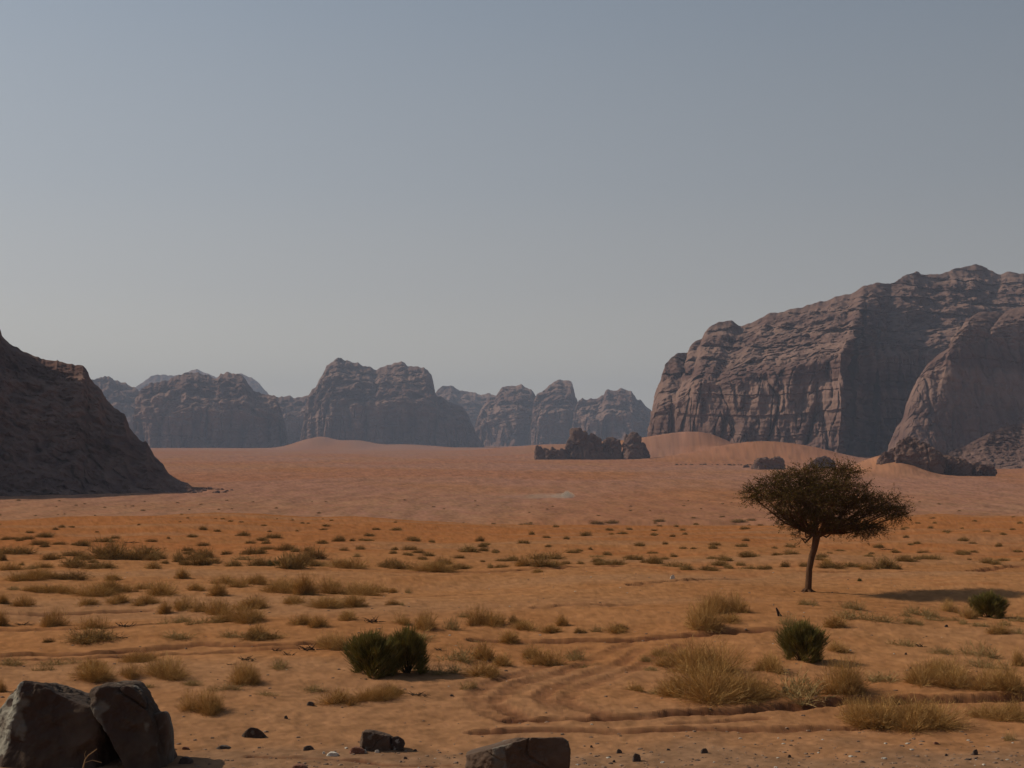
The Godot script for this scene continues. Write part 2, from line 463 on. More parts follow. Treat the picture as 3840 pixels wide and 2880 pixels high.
# ---------------------------------------------------------------- what the photograph shows, read off its enlarged parts
# each plant: x and y of its foot, width, height, kind (0 dry straw, 1 olive brown, 2 wispy, 3 greenish, 4 dead branch); one list for each part, 0.11573 picture units to a step
var PLANTS := [
	[0, 512, [45,250,60,30,1, 120,250,50,25,1, 240,255,80,30,1, 355,300,100,40,1, 500,300,70,25,1, 690,300,100,45,1, 890,275,120,45,1, 1000,230,50,30,1, 1115,275,120,20,4, 1310,262,55,25,1, 1455,245,30,20,1, 1660,240,90,30,1, 1750,165,60,30,1, 2100,225,90,40,1, 480,155,45,20,1, 370,210,110,40,1, 1200,130,25,15,1,
		140,380,190,65,1, 10,435,70,90,1, 620,390,130,50,1, 450,440,130,50,1, 610,505,190,80,1, 830,515,170,60,1, 720,450,120,45,1, 950,435,200,130,1, 1190,390,240,90,1, 1140,430,150,60,1, 1360,400,110,50,1, 1530,440,110,90,1, 1660,410,140,60,1, 1760,390,120,80,1, 1700,470,190,80,1, 1840,450,100,50,1, 2160,375,120,60,1, 1950,370,60,35,1, 2100,410,130,50,2,
		90,525,130,60,0, 370,510,120,50,0, 270,520,120,40,2, 1300,515,120,70,0, 1600,600,120,80,0, 2000,495,140,60,1,
		90,630,170,70,0, 330,620,250,80,0, 600,615,170,60,1, 1000,610,130,50,0, 280,690,130,50,0, 450,690,150,60,0, 560,695,160,60,0, 830,710,260,90,0, 940,690,150,110,0, 1110,690,110,60,0, 1240,670,140,60,0, 1400,720,200,90,0, 1680,690,150,60,0, 1840,730,140,110,0, 1930,640,140,60,0, 2060,665,130,60,0, 2170,640,120,60,0, 80,690,100,30,2,
		40,780,120,70,0, 190,790,120,90,0, 770,780,130,70,0, 1010,765,160,60,0, 1220,775,170,80,0, 1390,840,120,100,0, 1540,820,180,100,0, 1710,850,140,110,0, 1860,870,160,110,0, 2130,835,200,100,0,
		30,935,120,110,0, 410,940,150,120,0, 190,930,140,40,4, 790,980,150,100,0, 1060,990,160,50,4, 1440,965,140,60,2, 1560,950,120,60,2, 1690,980,130,60,2, 1830,970,130,60,2, 2050,970,260,130,0,
		770,1100,330,90,1, 2180,1090,150,100,0, 2020,1090,160,60,2, 1540,1090,200,60,2, 410,1095,60,35,1, 1040,1080,120,25,4]],
	[256, 512, [60,245,80,30,1, 155,235,80,40,1, 350,170,30,15,1, 580,160,50,20,1, 710,260,90,50,1, 980,205,60,30,1, 980,255,60,20,1, 1200,175,80,25,1, 1360,230,80,35,1, 1930,250,50,40,1, 1820,335,170,55,1, 1990,295,60,20,1, 750,335,60,30,1, 830,260,30,25,1, 900,325,60,30,1, 1195,320,40,30,1, 1320,325,90,40,1, 1390,360,60,35,1, 870,395,80,40,2, 1180,375,60,30,1, 1440,410,70,30,1, 1310,390,80,25,1, 1640,440,90,60,1, 1760,405,60,25,1, 1780,475,130,40,1, 2020,475,60,40,1, 2130,480,100,30,1, 2120,420,80,25,1, 1960,425,25,15,1,
		240,330,120,50,1, 330,345,90,40,1, 100,325,80,30,1, 30,370,90,50,1, 500,400,130,90,1, 430,430,120,80,1, 120,460,200,60,3, 330,525,180,130,1, 210,490,140,70,3, 20,490,120,70,1, 480,495,110,40,1, 590,465,110,50,2, 720,440,90,50,1, 780,510,180,70,0, 900,490,130,40,2, 1140,470,140,70,1, 1250,485,140,70,1, 1500,515,250,90,0,
		20,640,80,70,0, 230,700,240,100,0, 450,715,200,150,0, 600,700,170,120,0, 690,630,60,50,0, 880,700,240,110,0, 1080,655,130,60,0, 1200,665,70,40,0, 1320,660,60,50,2,
		20,840,80,90,0, 330,810,150,60,0, 600,835,250,80,0, 780,830,200,100,0, 1180,815,80,45,0, 1270,815,40,30,2,
		390,995,130,70,0, 540,1015,180,90,0, 770,965,180,80,0, 990,980,160,60,4, 1240,980,190,80,0, 1470,1020,180,120,0, 1680,1005,110,110,2, 1800,915,90,50,2, 1940,960,150,140,0, 2100,970,190,110,0, 80,1100,200,60,1, 1290,1110,260,60,2, 2150,1106,160,90,0, 1900,1100,140,40,2]],
	[512, 512, [145,115,60,25,1, 385,130,40,20,1, 740,115,70,30,1, 855,105,80,30,1, 845,160,50,25,1, 1015,145,35,18,1, 1265,100,60,25,1, 1420,130,40,20,1, 1590,120,40,20,1, 1950,100,110,25,1, 2065,85,50,20,1, 2025,150,60,25,1, 640,225,70,35,1, 470,255,50,30,1, 165,190,40,30,1, 295,235,40,20,1, 1240,210,50,20,1, 1390,225,35,20,1, 950,180,60,20,1, 320,305,50,20,1, 100,290,60,30,1, 515,345,70,35,1, 680,315,30,20,1, 830,360,60,30,1, 740,375,90,20,2, 1100,300,70,30,1, 1330,295,40,25,1, 1400,365,50,25,1, 1480,325,50,20,1, 1005,395,60,25,1, 1215,345,60,20,1,
		270,400,180,60,1, 130,480,120,80,0, 290,495,150,70,1, 390,480,90,40,0, 460,450,60,30,1, 225,535,60,30,0, 740,430,80,30,1, 780,470,100,40,1, 900,470,150,50,1, 1240,450,90,60,1, 1170,440,60,30,1, 1400,490,170,60,1, 1510,510,120,50,1, 1700,515,120,45,1, 1740,410,70,25,1, 1850,435,100,45,1, 1870,490,80,25,1, 2060,410,120,45,1, 2040,500,120,40,1, 2180,505,80,35,1, 1315,415,60,25,1,
		1660,1030,260,210,0, 1800,925,220,150,0, 1920,930,160,140,0, 1930,995,190,80,0, 110,990,160,70,0, 430,970,120,90,0, 300,1010,180,60,0, 590,1030,80,50,1, 860,1030,180,70,0, 740,1020,90,60,2, 950,1000,70,40,1, 20,950,60,60,1]],
	[768, 512, [80,395,70,25,1, 155,475,60,45,1, 310,475,60,40,1, 550,490,140,45,1, 500,470,120,60,0, 740,480,140,40,1, 830,490,100,50,0, 870,415,80,20,1, 1010,485,130,90,1, 1215,440,120,50,1, 1290,425,60,30,1, 1420,410,120,40,1, 1680,350,60,25,1, 1780,330,40,20,1, 1995,310,40,30,1, 2050,395,90,30,1, 2160,330,60,20,1, 1745,380,25,15,1, 1340,335,60,20,1, 1240,295,40,20,1, 900,350,40,20,1, 630,325,50,15,1, 540,350,30,15,1, 1770,280,40,20,1, 2040,215,40,20,1, 2120,160,40,20,1, 1410,155,30,20,1, 1440,100,30,15,1, 1030,310,120,20,4, 795,600,40,25,3,
		1590,830,130,100,0, 1720,895,160,100,0, 1300,880,140,80,2, 1440,900,140,80,2, 1180,905,80,50,2, 1560,920,120,40,2, 1440,940,110,40,2, 740,870,140,80,2, 310,855,90,60,2, 390,855,120,60,2, 740,970,170,90,2, 960,990,190,70,2, 1220,980,130,70,2, 1310,990,90,50,2, 1700,970,80,50,2, 1860,1000,110,40,2, 1970,1060,190,90,0, 2160,920,110,70,2, 2060,970,90,40,2, 630,1045,190,90,0, 200,1020,140,90,2, 2170,1060,100,70,2]],
	[0, 640, [1200,180,230,70,0, 820,280,180,100,0, 780,380,330,110,0, 1090,360,150,110,0, 1420,350,330,160,0, 1670,410,130,60,2, 1300,440,110,40,2, 2120,400,230,150,0, 1950,465,180,60,2, 1720,660,330,180,0, 90,240,160,80,2, 360,280,120,70,2, 490,215,220,60,2, 20,500,60,100,0, 2120,190,140,60,4, 1990,210,70,20,4]],
	[256, 640, [650,80,230,120,0, 430,100,200,60,4, 170,110,80,40,4, 280,140,110,40,4, 220,260,150,80,2, 100,500,150,40,2, 480,460,180,60,2, 760,555,200,110,0, 1000,530,280,110,0, 1180,470,160,60,1, 1390,490,180,50,4, 1820,410,140,80,2, 2020,280,190,100,0, 1600,270,220,90,2, 1770,150,230,120,2, 1950,130,200,140,0, 2120,170,160,90,0, 1570,65,110,30,4]],
	[512, 640, [130,90,170,80,0, 300,150,180,120,0, 530,110,170,90,2, 650,160,140,30,2, 1140,140,100,60,2, 1290,110,130,80,0, 1180,210,120,30,2, 1430,190,220,120,0, 1740,270,400,230,0, 2170,250,130,110,0, 1060,430,130,70,0, 1250,440,200,50,2, 1500,500,280,150,0, 1800,540,500,270,0, 2050,500,300,180,0, 1290,165,80,30,4]],
	[768, 640, [60,270,200,130,0, 620,100,190,90,0, 1170,50,160,60,2, 1310,60,100,40,4, 1480,110,180,60,2, 1850,110,220,130,2, 1920,215,220,100,2, 2180,180,100,120,0, 1030,365,220,80,2, 1510,300,240,150,0, 1330,390,180,140,0, 1720,420,330,170,0, 2050,430,380,190,0, 680,480,330,260,0, 360,520,400,190,2, 1120,770,560,220,0, 1420,770,460,190,0, 850,740,300,180,0, 2000,700,300,130,0, 2170,690,150,170,0, 2100,900,110,80,2]]]

# single stones: x, y of the foot, width, height, tone (0 dark, 1 reddish, 2 pale)
var STONES := [
	[0, 640, [1605,1035,110,55,0, 1470,940,50,40,0, 1600,940,60,25,1, 1930,925,110,28,0]],
	[256, 640, [450,948,85,38,0, 660,985,100,32,2, 470,578,60,32,0, 258,706,30,26,0, 870,968,125,55,1, 938,967,32,30,2, 1045,967,36,26,2, 585,970,24,18,2, 370,1104,140,50,1, 770,1106,90,24,1, 1290,1012,32,22,0, 1690,467,30,16,0, 1375,942,30,16,0]],
	[512, 640, [1075,1047,70,68,0, 925,972,46,36,0, 1660,988,60,40,0, 685,932,22,20,0, 1350,952,30,16,0, 880,1042,26,20,0]],
	[768, 640, [145,462,60,60,0, 185,1032,30,24,0, 1790,1017,46,46,0, 1450,927,40,20,1, 1540,1027,26,20,0, 1190,117,20,16,0, 1230,217,20,16,0]],
	[512, 512, [1385,622,40,36,2]],
	[768, 512, [1540,1002,30,20,0]]]

func _ready() -> void:
	# ------------------------------------------------------------ camera, sky, sun, exposure
	var cam := Camera3D.new()
	cam.name = "camera"
	cam.fov = FOV
	cam.near = 0.5
	cam.far = 40000.0
	cam.position = EYE
	cam.rotation_degrees.x = PITCH
	add_child(cam)
	cam.current = true

	var to_sun := Vector3(-cos(deg_to_rad(18.0)) * cos(deg_to_rad(38.0)), sin(deg_to_rad(38.0)), -sin(deg_to_rad(18.0)) * cos(deg_to_rad(38.0)))
	var sun := DirectionalLight3D.new()
	sun.name = "sun"
	sun.light_color = Color(1.0, 0.93, 0.82)
	sun.light_energy = 1.1
	sun.light_angular_distance = 0.55
	sun.shadow_enabled = true
	sun.position = to_sun * 1000.0
	add_child(sun)
	sun.look_at(Vector3.ZERO, Vector3.UP)

	var env := Environment.new()
	env.background_mode = Environment.BG_SKY
	env.tonemap_mode = Environment.TONE_MAPPER_LINEAR
	env.tonemap_exposure = 1.0
	env.sdfgi_enabled = true
	env.ssao_enabled = true
	env.ssil_enabled = true
	env.fog_enabled = true
	env.fog_density = 0.00008
	env.fog_light_color = Color(0.82, 0.88, 1.0)
	env.volumetric_fog_enabled = true
	env.volumetric_fog_density = 0.0
	var pan := PanoramaSkyMaterial.new()
	pan.panorama = sky_picture(to_sun)
	var sky := Sky.new()
	sky.sky_material = pan
	env.sky = sky
	var we := WorldEnvironment.new()
	we.name = "world"
	we.environment = env
	add_child(we)

	# ------------------------------------------------------------ noises and materials
	n_big.seed = 3; n_big.frequency = 0.055; n_big.fractal_octaves = 2
	n_mid.seed = 5; n_mid.frequency = 0.4; n_mid.fractal_octaves = 2
	n_small.seed = 8; n_small.frequency = 1.9; n_small.fractal_octaves = 2
	n_grain.seed = 13; n_grain.frequency = 1.2; n_grain.fractal_octaves = 3
	n_rock.seed = 21; n_rock.frequency = 0.01; n_rock.fractal_octaves = 2
	n_fine.seed = 34; n_fine.frequency = 0.01; n_fine.fractal_octaves = 4; n_fine.fractal_gain = 0.55
	for n in [n_big, n_mid, n_small, n_grain, n_rock, n_fine]:
		n.noise_type = FastNoiseLite.TYPE_SIMPLEX_SMOOTH
		n.fractal_type = FastNoiseLite.FRACTAL_FBM
	rock_mat = earth(1.0, 0.1)
	stone_mat = earth(0.9, 0.25)
	sand_mat = earth(1.0, 0.0)
	plant_mat = earth(0.9, 0.15)
	plant_mat.backlight_enabled = true
	plant_mat.backlight = Color(0.5, 0.45, 0.32)
	bark_mat = earth(0.95, 0.1)

	make_ground()
	make_mountains()
	make_outcrops()
	make_tree()
	make_green_bushes()
	make_boulders()
	make_plants()
	make_stones()
	make_dust()

func sky_picture(to_sun: Vector3) -> ImageTexture:
	var w := 512; var h := 256
	var at := [[-90.0, 0.30, 0.30, 0.28], [0.0, 0.57, 0.53, 0.44], [2.5, 0.515, 0.49, 0.425], [6.0, 0.385, 0.390, 0.385], [10.0, 0.300, 0.327, 0.356], [17.0, 0.215, 0.256, 0.310], [30.0, 0.120, 0.165, 0.22], [50.0, 0.070, 0.102, 0.15], [90.0, 0.045, 0.070, 0.112]]
	var data := PackedFloat32Array()
	data.resize(w * h * 3)
	for j in h:
		var el := 90.0 - (j + 0.5) / h * 180.0
		var c := Vector3(interp(at, el, 1), interp(at, el, 2), interp(at, el, 3))
		for i in w:
			var az := (i + 0.5) / w * TAU
			var d := Vector3(sin(az) * cos(deg_to_rad(el)), sin(deg_to_rad(el)), -cos(az) * cos(deg_to_rad(el)))
			var th := rad_to_deg(acos(clampf(d.dot(to_sun), -1.0, 1.0)))
			var k := exp(-(th - 74.0) / 74.0)
			var glow := exp(-th / 14.0) * 0.9
			var o := (j * w + i) * 3
			data[o] = c.x * k + glow; data[o + 1] = c.y * k + glow * 0.95; data[o + 2] = c.z * k + glow * 0.85
	return ImageTexture.create_from_image(Image.create_from_data(w, h, false, Image.FORMAT_RGBF, data.to_byte_array()))

# ---------------------------------------------------------------- ground
func make_ground() -> void:
	rut.resize(RW * RH); stir.resize(RW * RH)
	dune(672, 433.0, 2010, 95, 90)
	dune(700, 434.0, 2000, 60, 90)
	dune(620, 438.5, 2080, 110, 60)
	dune(756, 441.0, 1830, 88, 110)
	dune(800, 448.0, 1800, 60, 100)
	dune(884, 455.0, 1040, 20, 60)
	dune(319, 436.2, 4300, 75, 220)
	dune(352, 439.5, 4300, 90, 220)
	dune(400, 443.8, 4300, 130, 220)
	dune(560, 444.0, 2900, 160, 300)
	# banks and ruts seen in the photograph
	stamp(chain([0,690, 800,695, 1130,685, 1400,650, 1880,632, 2212,606], 0.11573, 512, 640), 0.30, 0.16, 1.2)
	stamp(chain([0,604, 400,570, 720,540, 1000,535, 1400,525, 2212,495, 2500,480], 0.11573, 768, 640), 0.42, 0.24, 1.2)
	stamp(chain([-300,800, 400,790, 1300,800, 1900,790, 2272,790, 2512,780, 3012,760], 0.11573, 512, 640), 0.24, 0.09, 0.9)
	stamp(chain([1400,740, 1900,700, 2212,690], 0.11573, 512, 640), 0.15, 0.06, 0.7)
	stamp(chain([-200,115, 500,90, 900,80, 1300,50, 1700,20, 2212,45, 2800,30], 0.11573, 0, 640), 0.32, 0.12, 1.0)
	stamp(chain([0,152, 700,132, 1300,95, 2000,85, 2600,70], 0.11573, 0, 640), 0.24, 0.09, 0.9)
	stamp(chain([-300,1085, 400,1080, 1000,1080, 1600,1062, 2300,1050], 0.11573, 512, 512), 0.32, 0.11, 0.95)
	stamp(chain([-1000,525, 0,520, 700,490, 1100,482, 2212,500, 3300,520, 3900,505, 4150,470, 4424,450], 0.11573, 512, 512), 0.40, 0.10, 0.8)
	stamp(chain([1050,660, 1500,632, 1800,606, 2350,597], 0.11573, 512, 512), 0.34, 0.14, 0.7)
	stamp(chain([230,832, 700,820, 1000,826, 1110,820], 0.11573, 512, 512), 0.30, 0.14, 0.7)
	stamp(chain([1050,732, 1500,716, 1800,708, 2400,690], 0.11573, 256, 512), 0.20, 0.07, 0.5)
	stamp(chain([1150,562, 1600,556, 2200,520], 0.11573, 256, 512), 0.25, 0.06, 0.4)
	stamp(chain([-50,845, 500,838, 900,820, 1300,812], 0.11573, 0, 512), 0.30, 0.11, 0.8)
	stamp(chain([-50,975, 500,968, 900,975, 1400,960], 0.11573, 0, 512), 0.30, 0.11, 0.8)
	stamp(chain([-300,760, 300,800, 900,770, 1700,765], 0.11573, 768, 512), 0.2, 0.06, 0.4)
	stamp(chain([-50,1000, 500,1020, 900,1026, 1100,1050, 1700,1080], 0.11573, 256, 640), 0.10, 0.05, 1.0)
	stamp(chain([560,690, 330,620, 150,540, 230,430, 420,310, 800,190, 1050,90, 1250,10], 0.11573, 512, 640), 0.24, 0.034, 0.5, 1.4)
	stamp(chain([300,690, 60,600, -60,480, 60,380, 300,250, 700,130, 900,40], 0.11573, 512, 640), 0.24, 0.030, 0.45, 1.4)
	# scuffed sand where wheels turned
	rng.seed = 77
	for k in 420:
		var p := hit(512 + rng.randfn(20, 70), 640 + absf(rng.randfn(30, 28)))
		var cx := int((p.x - RX0) * 10); var cs := int((-p.z - RS0) * 10)
		var dpt := rng.randf_range(0.01, 0.025)
		for gx in range(cx - 2, cx + 3):
			for gs in range(cs - 2, cs + 3):
				if gx < 0 or gs < 0 or gx >= RW or gs >= RH: continue
				var dd := Vector2(gx - cx, gs - cs).length() / 2.4
				if dd < 1.0: rut[gs * RW + gx] -= dpt * (1.0 - dd)

	var g := Geo.new()
	var radii := [1.0, 3.0, 5.0, 7.5, 10.0, 12.5, 15.0, 17.0]
	var r := 18.0
	while r < 168.0:
		radii.append(r)
		r += 0.72 * r * r / (F * 3.6)
	while r < 430.0:
		radii.append(r)
		r *= 1.035
	while r < 6500.0:
		radii.append(r)
		r += minf(0.5 * r * r / (F * 25.0), r * 0.02 + 60.0)
	for q in [7000.0, 8000.0, 9500.0, 11500.0]: radii.append(q)
	var angles := []
	for k in 34: angles.append(-180.0 + k * 4.5)
	for k in 741: angles.append(-25.0 + k * 50.0 / 740.0)
	for k in 34: angles.append(31.5 + k * 4.5)
	angles.append(180.0)
	var pale := Color(0.330, 0.168, 0.079)
	var tan := Color(0.300, 0.139, 0.060)
	var red := Color(0.290, 0.112, 0.043)
	var deep := Color(0.125, 0.050, 0.028)
	var dusty := Color(0.285, 0.160, 0.090)
	var rose := Color(0.285, 0.142, 0.094)
	var gravel := Color(0.225, 0.138, 0.086)
	for an in angles:
		var sa := sin(deg_to_rad(an)); var ca := cos(deg_to_rad(an))
		for rad in radii:
			var x: float = rad * sa; var z: float = -rad * ca
			var s := -z
			g.v.append(Vector3(x, ground(x, z), z))
			var c: Color
			if s < 400.0:
				var a := n_big.get_noise_2d(x * 0.9 + 200.0, z * 0.9)
				var b := n_mid.get_noise_2d(x * 0.8, z * 0.8 + 70.0)
				var q := n_grain.get_noise_2d(x, z)
				c = tan.lerp(pale, clampf(0.35 + a * 1.0 + b * 0.7, 0.0, 1.0))
				c = c.lerp(red, clampf(smoothstep(58.0, 105.0, s + a * 30.0 + b * 12.0) * 0.75 + b * 0.3 + a * 0.15, 0.0, 0.9))
				c = c.lerp(dusty, clampf(n_big.get_noise_2d(x * 0.5 - 90.0, z * 1.6) * 1.1 - 0.05, 0.0, 0.5))
				c = c.lerp(gravel, (1.0 - smoothstep(23.4, 26.0, s + b * 1.5)) * 0.8)
				c = c.lerp(deep, clampf(sampled(stir, x, s), 0.0, 0.85))
				c = c * (1.0 + q * 0.26 + n_small.get_noise_2d(x * 1.7 + 40.0, z * 1.7) * 0.16)
			else:
				var a2 := n_big.get_noise_2d(x * 0.10, z * 0.05 + 33.0)
				var b2 := n_mid.get_noise_2d(x * 0.25, z * 0.06)
				var q2 := n_grain.get_noise_2d(x * 0.4, z * 0.12)
				c = rose.lerp(tan, clampf(0.12 + a2 * 0.9, 0.0, 0.8))
				c = c.lerp(dusty, clampf(0.35 * (1.0 - smoothstep(520.0, 800.0, s)) + b2 * 0.5, 0.0, 0.6))
				c = c.lerp(red, clampf(n_big.get_noise_2d(x * 0.05 + 500.0, z * 0.03) * 1.4, 0.0, 0.4))
				c = c * (1.0 + (q2 * 0.34 + n_mid.get_noise_2d(x * 0.22 + 700.0, z * 0.035) * 0.22) * smoothstep(4000.0, 900.0, s))
			c.a = 1.0
			g.c.append(c)
	g.grid(angles.size(), radii.size(), 0)
	var o := put("ground", g.mesh(sand_mat))
	tag(o, "orange desert sand with wheel ruts running out to a rose plain", "", "", "structure")

# ---------------------------------------------------------------- mountains
const LEFTZ := 0.1543
func make_mountains() -> void:
	var cliff_red := {"c0": Color(0.130, 0.077, 0.065), "c1": Color(0.208, 0.132, 0.106), "c2": Color(0.083, 0.049, 0.046)}
	# the great red wall
	var A := 0.176
	var tr := chain([75,1010, 100,880, 122,760, 150,690, 166,640, 172,615, 205,580, 232,560, 300,545, 320,510, 345,488, 382,468, 400,430, 440,395, 472,375, 550,370, 580,388, 602,402, 680,370, 730,345, 780,325, 850,312, 920,295, 1000,275, 1060,260, 1120,240, 1230,215, 1270,190, 1300,175, 1380,155, 1450,155, 1490,135, 1520,120, 1590,92, 1625,100, 1660,108, 1760,95, 1800,82, 1850,65, 1900,53, 1940,50, 1970,56, 2000,70, 2060,100, 2130,95, 2212,95, 2400,120, 2600,200, 2800,420], A, 634.7, 256)
	var plan := []
	for q in [[75,70,2150,2190], [166,110,2140,2250], [300,220,2125,2320], [472,340,2105,2390], [780,600,2075,2460], [1060,900,2035,2510], [1280,1185,1985,2540], [1310,1212,2000,2545], [1338,1236,2110,2550], [1352,1268,2085,2555], [1364,1280,2100,2555], [1400,1312,2190,2560], [1430,1350,2240,2570], [1450,1372,2225,2580], [1500,1420,2290,2600], [1590,1500,2320,2640], [1940,1850,2360,2750], [2300,2250,2380,2780], [2800,2800,2400,2800]]:
		plan.append([634.7 + q[0] * A, 634.7 + q[1] * A, q[2], q[3]])
	var o1 := cliff_red.duplicate()
	o1.merge({"tall": 260.0, "a1": 26.0, "a2": 14.0, "a3": 8.0, "ak": 13.0, "l1": 150.0, "l2": 46.0, "l3": 26.0, "period": 30.0, "ledge": 13.0, "cliff": 0.56, "jag": 3.0, "jag_f": 7.0, "behind": 1.2})
	var m1 := put("mountain", massif(tr, plan, [[0.0, -0.04], [0.10, 0.0], [0.5, 0.07], [0.56, 0.14], [0.62, 0.30], [0.68, 0.42], [0.73, 0.48], [0.80, 0.64], [0.84, 0.68], [0.92, 0.86], [1.0, 1.0]], 620, 260, o1))
	tag(m1, "huge red sandstone mountain with sheer fluted cliffs and a pale stepped summit", "", "", "structure")

	var tr2 := chain([1440,1075, 1500,960, 1560,880, 1600,770, 1640,680, 1690,590, 1740,548, 1800,515, 1850,490, 1885,445, 1892,385, 1920,345, 1960,322, 2010,318, 2060,316, 2080,322, 2095,345, 2110,318, 2150,300, 2212,290, 2300,270, 2450,300, 2600,380, 2750,600], A, 634.7, 256)
	var plan2 := []
	for q in [[1440,1435,1935,1960], [1600,1500,1900,2030], [1740,1580,1885,2060], [1892,1680,1882,2085], [2080,1900,1920,2120], [2212,2100,1950,2140], [2450,2400,1990,2160], [2750,2750,2030,2180]]:
		plan2.append([634.7 + q[0] * A, 634.7 + q[1] * A, q[2], q[3]])
	var o2 := cliff_red.duplicate()
	o2.merge({"tall": 180.0, "a1": 13.0, "a2": 6.0, "a3": 5.0, "ak": 8.0, "l1": 115.0, "l2": 38.0, "l3": 20.0, "period": 34.0, "ledge": 5.0, "cliff": 0.78, "jag": 2.0, "jag_f": 6.0, "upright": 7.0}, true)
	var m2 := put("mountain", massif(tr2, plan2, [[0.0, 0.0], [0.3, 0.16], [0.74, 0.42], [0.86, 0.56], [0.95, 0.8], [1.0, 1.0]], 360, 220, o2))
	tag(m2, "dark red buttress with rounded top standing before the great red mountain", "", "", "structure")

	# scree at its foot
	var tr3 := chain([1730,1135, 1780,1118, 1850,1090, 1930,1050, 2000,1015, 2060,985, 2110,965, 2160,955, 2212,950, 2400,930, 2700,1000], A, 634.7, 256)
	var plan3 := [[939.0, 935.0, 1270.0, 1280.0], [990.0, 975.0, 1245.0, 1340.0], [1024.0, 1010.0, 1250.0, 1420.0], [1110.0, 1100.0, 1270.0, 1440.0]]
	var o3 := cliff_red.duplicate()
	o3.merge({"tall": 60.0, "a1": 2.5, "a2": 2.5, "a3": 3.0, "ak": 3.0, "l1": 50.0, "l2": 22.0, "l3": 9.0, "period": 30.0, "ledge": 0.6, "jag": 0.6, "jag_f": 8.0, "upright": 60.0, "stain": 100.0})
	var m3 := put("hill", massif(tr3, plan3, [[0.0, -0.1], [0.5, 0.45], [1.0, 1.0]], 200, 110, o3))
	tag(m3, "brown scree slope heaped against the foot of the dark red buttress", "", "", "structure")

	# the dark hill in shade
	var tl := chain([-900,-380, -600,-420, -300,-350, -150,-190, -70,-60, -30,10, 0,68, 12,100, 30,120, 60,148, 90,170, 160,205, 240,240, 300,258, 330,265, 365,268, 372,262, 385,274, 430,284, 480,287, 540,295, 560,315, 572,335, 580,370, 590,390, 610,412, 640,430, 662,460, 672,485, 700,530, 735,565, 770,588, 808,610, 825,650, 840,690, 870,740, 905,778, 930,790, 948,785, 958,805, 972,832, 1000,880, 1050,930, 1080,975, 1100,1000, 1150,1032, 1190,1050, 1222,1062, 1250,1085, 1275,1105, 1300,1126], LEFTZ, 0, 320)
	var planl := []
	for q in [[-900,-900,560,700], [-300,-350,600,760], [0,-50,625,770], [300,230,640,775], [560,520,655,770], [700,690,668,762], [870,880,676,745], [1050,1070,684,725], [1250,1265,688,708], [1480,1480,690,694]]:
		planl.append([q[0] * LEFTZ, q[1] * LEFTZ, q[2], q[3]])
	var ol := cliff_red.duplicate()
	ol.merge({"tall": 70.0, "a1": 4.5, "a2": 2.5, "a3": 4.6, "ak": 3.5, "l1": 46.0, "l2": 17.0, "l3": 9.0, "period": 16.0, "ledge": 1.4, "jag": 0.6, "jag_f": 11.0, "upright": 45.0, "behind": 1.1, "cliff": 0.5}, true)
	var ml := put("hill", massif(tl, planl, [[0.0, -0.12], [0.12, 0.08], [0.45, 0.36], [0.8, 0.68], [1.0, 1.0]], 430, 220, ol))
	tag(ml, "dark rocky hill in shade whose jagged ridge runs down to the plain", "", "", "structure")

	# the far range
	var far := cliff_red.duplicate()
	far.merge({"a1": 42.0, "a2": 26.0, "a3": 24.0, "ak": 34.0, "l1": 200.0, "l2": 90.0, "l3": 50.0, "period": 45.0, "ledge": 14.0, "cliff": 0.52, "jag": 7.0, "jag_f": 11.0, "behind": 1.0})
	var B := 0.18325; var bx := 277.3; var by := 341.3
	var dome := [[0.0, -0.01], [0.10, 0.03], [0.52, 0.09], [0.60, 0.2], [0.70, 0.36], [0.78, 0.44], [0.88, 0.72], [0.94, 0.84], [1.0, 1.0]]
	range_(chain([520,400, 600,388, 650,372, 680,365, 710,375, 740,390, 800,404, 840,418, 870,436, 905,470, 960,560, 1040,700, 1100,830], LEFTZ, 0, 320), 5300, 300, dome, 150, 70, far, 140.0, "blue-grey ridge showing between the dark hill and the stepped mountain")
	range_(chain([800,560, 850,475, 880,440, 910,412, 940,392, 975,368, 1010,355, 1060,356, 1130,360, 1180,352, 1220,338, 1250,322, 1270,318, 1300,330, 1340,346, 1400,372, 1440,360, 1480,345, 1560,350, 1600,362, 1640,382, 1680,410, 1700,432, 1735,470, 1800,600], LEFTZ, 0, 320), 9500, 700, dome, 200, 60, far, 300.0, "palest mountain, showing only as summits behind the stepped mountain")
	range_(chain([852,835, 862,740, 874,600, 885,500, 905,462, 922,440, 960,420, 1010,408, 1060,400, 1100,385, 1122,368, 1160,352, 1200,345, 1260,340, 1300,346, 1335,356, 1390,382, 1405,372, 1425,358, 1470,345, 1520,348, 1560,360, 1590,382, 1606,405, 1625,440, 1642,462, 1700,470, 1760,482, 1790,505, 1815,560, 1840,640, 1862,740, 1880,835], LEFTZ, 0, 320), 4450, 320, dome, 340, 120, far, 170.0, "broad dark mountain with flat stepped shoulders above the plain")
	range_(chain([-160,560, -130,440, -100,330, -60,300, -20,312, 30,305, 60,298, 85,306, 100,310, 140,300, 175,295, 220,330, 260,420, 290,565], B, bx, by), 5500, 250, dome, 150, 80, far, 150.0, "low notched saddle between the stepped mountain and the double-domed one")
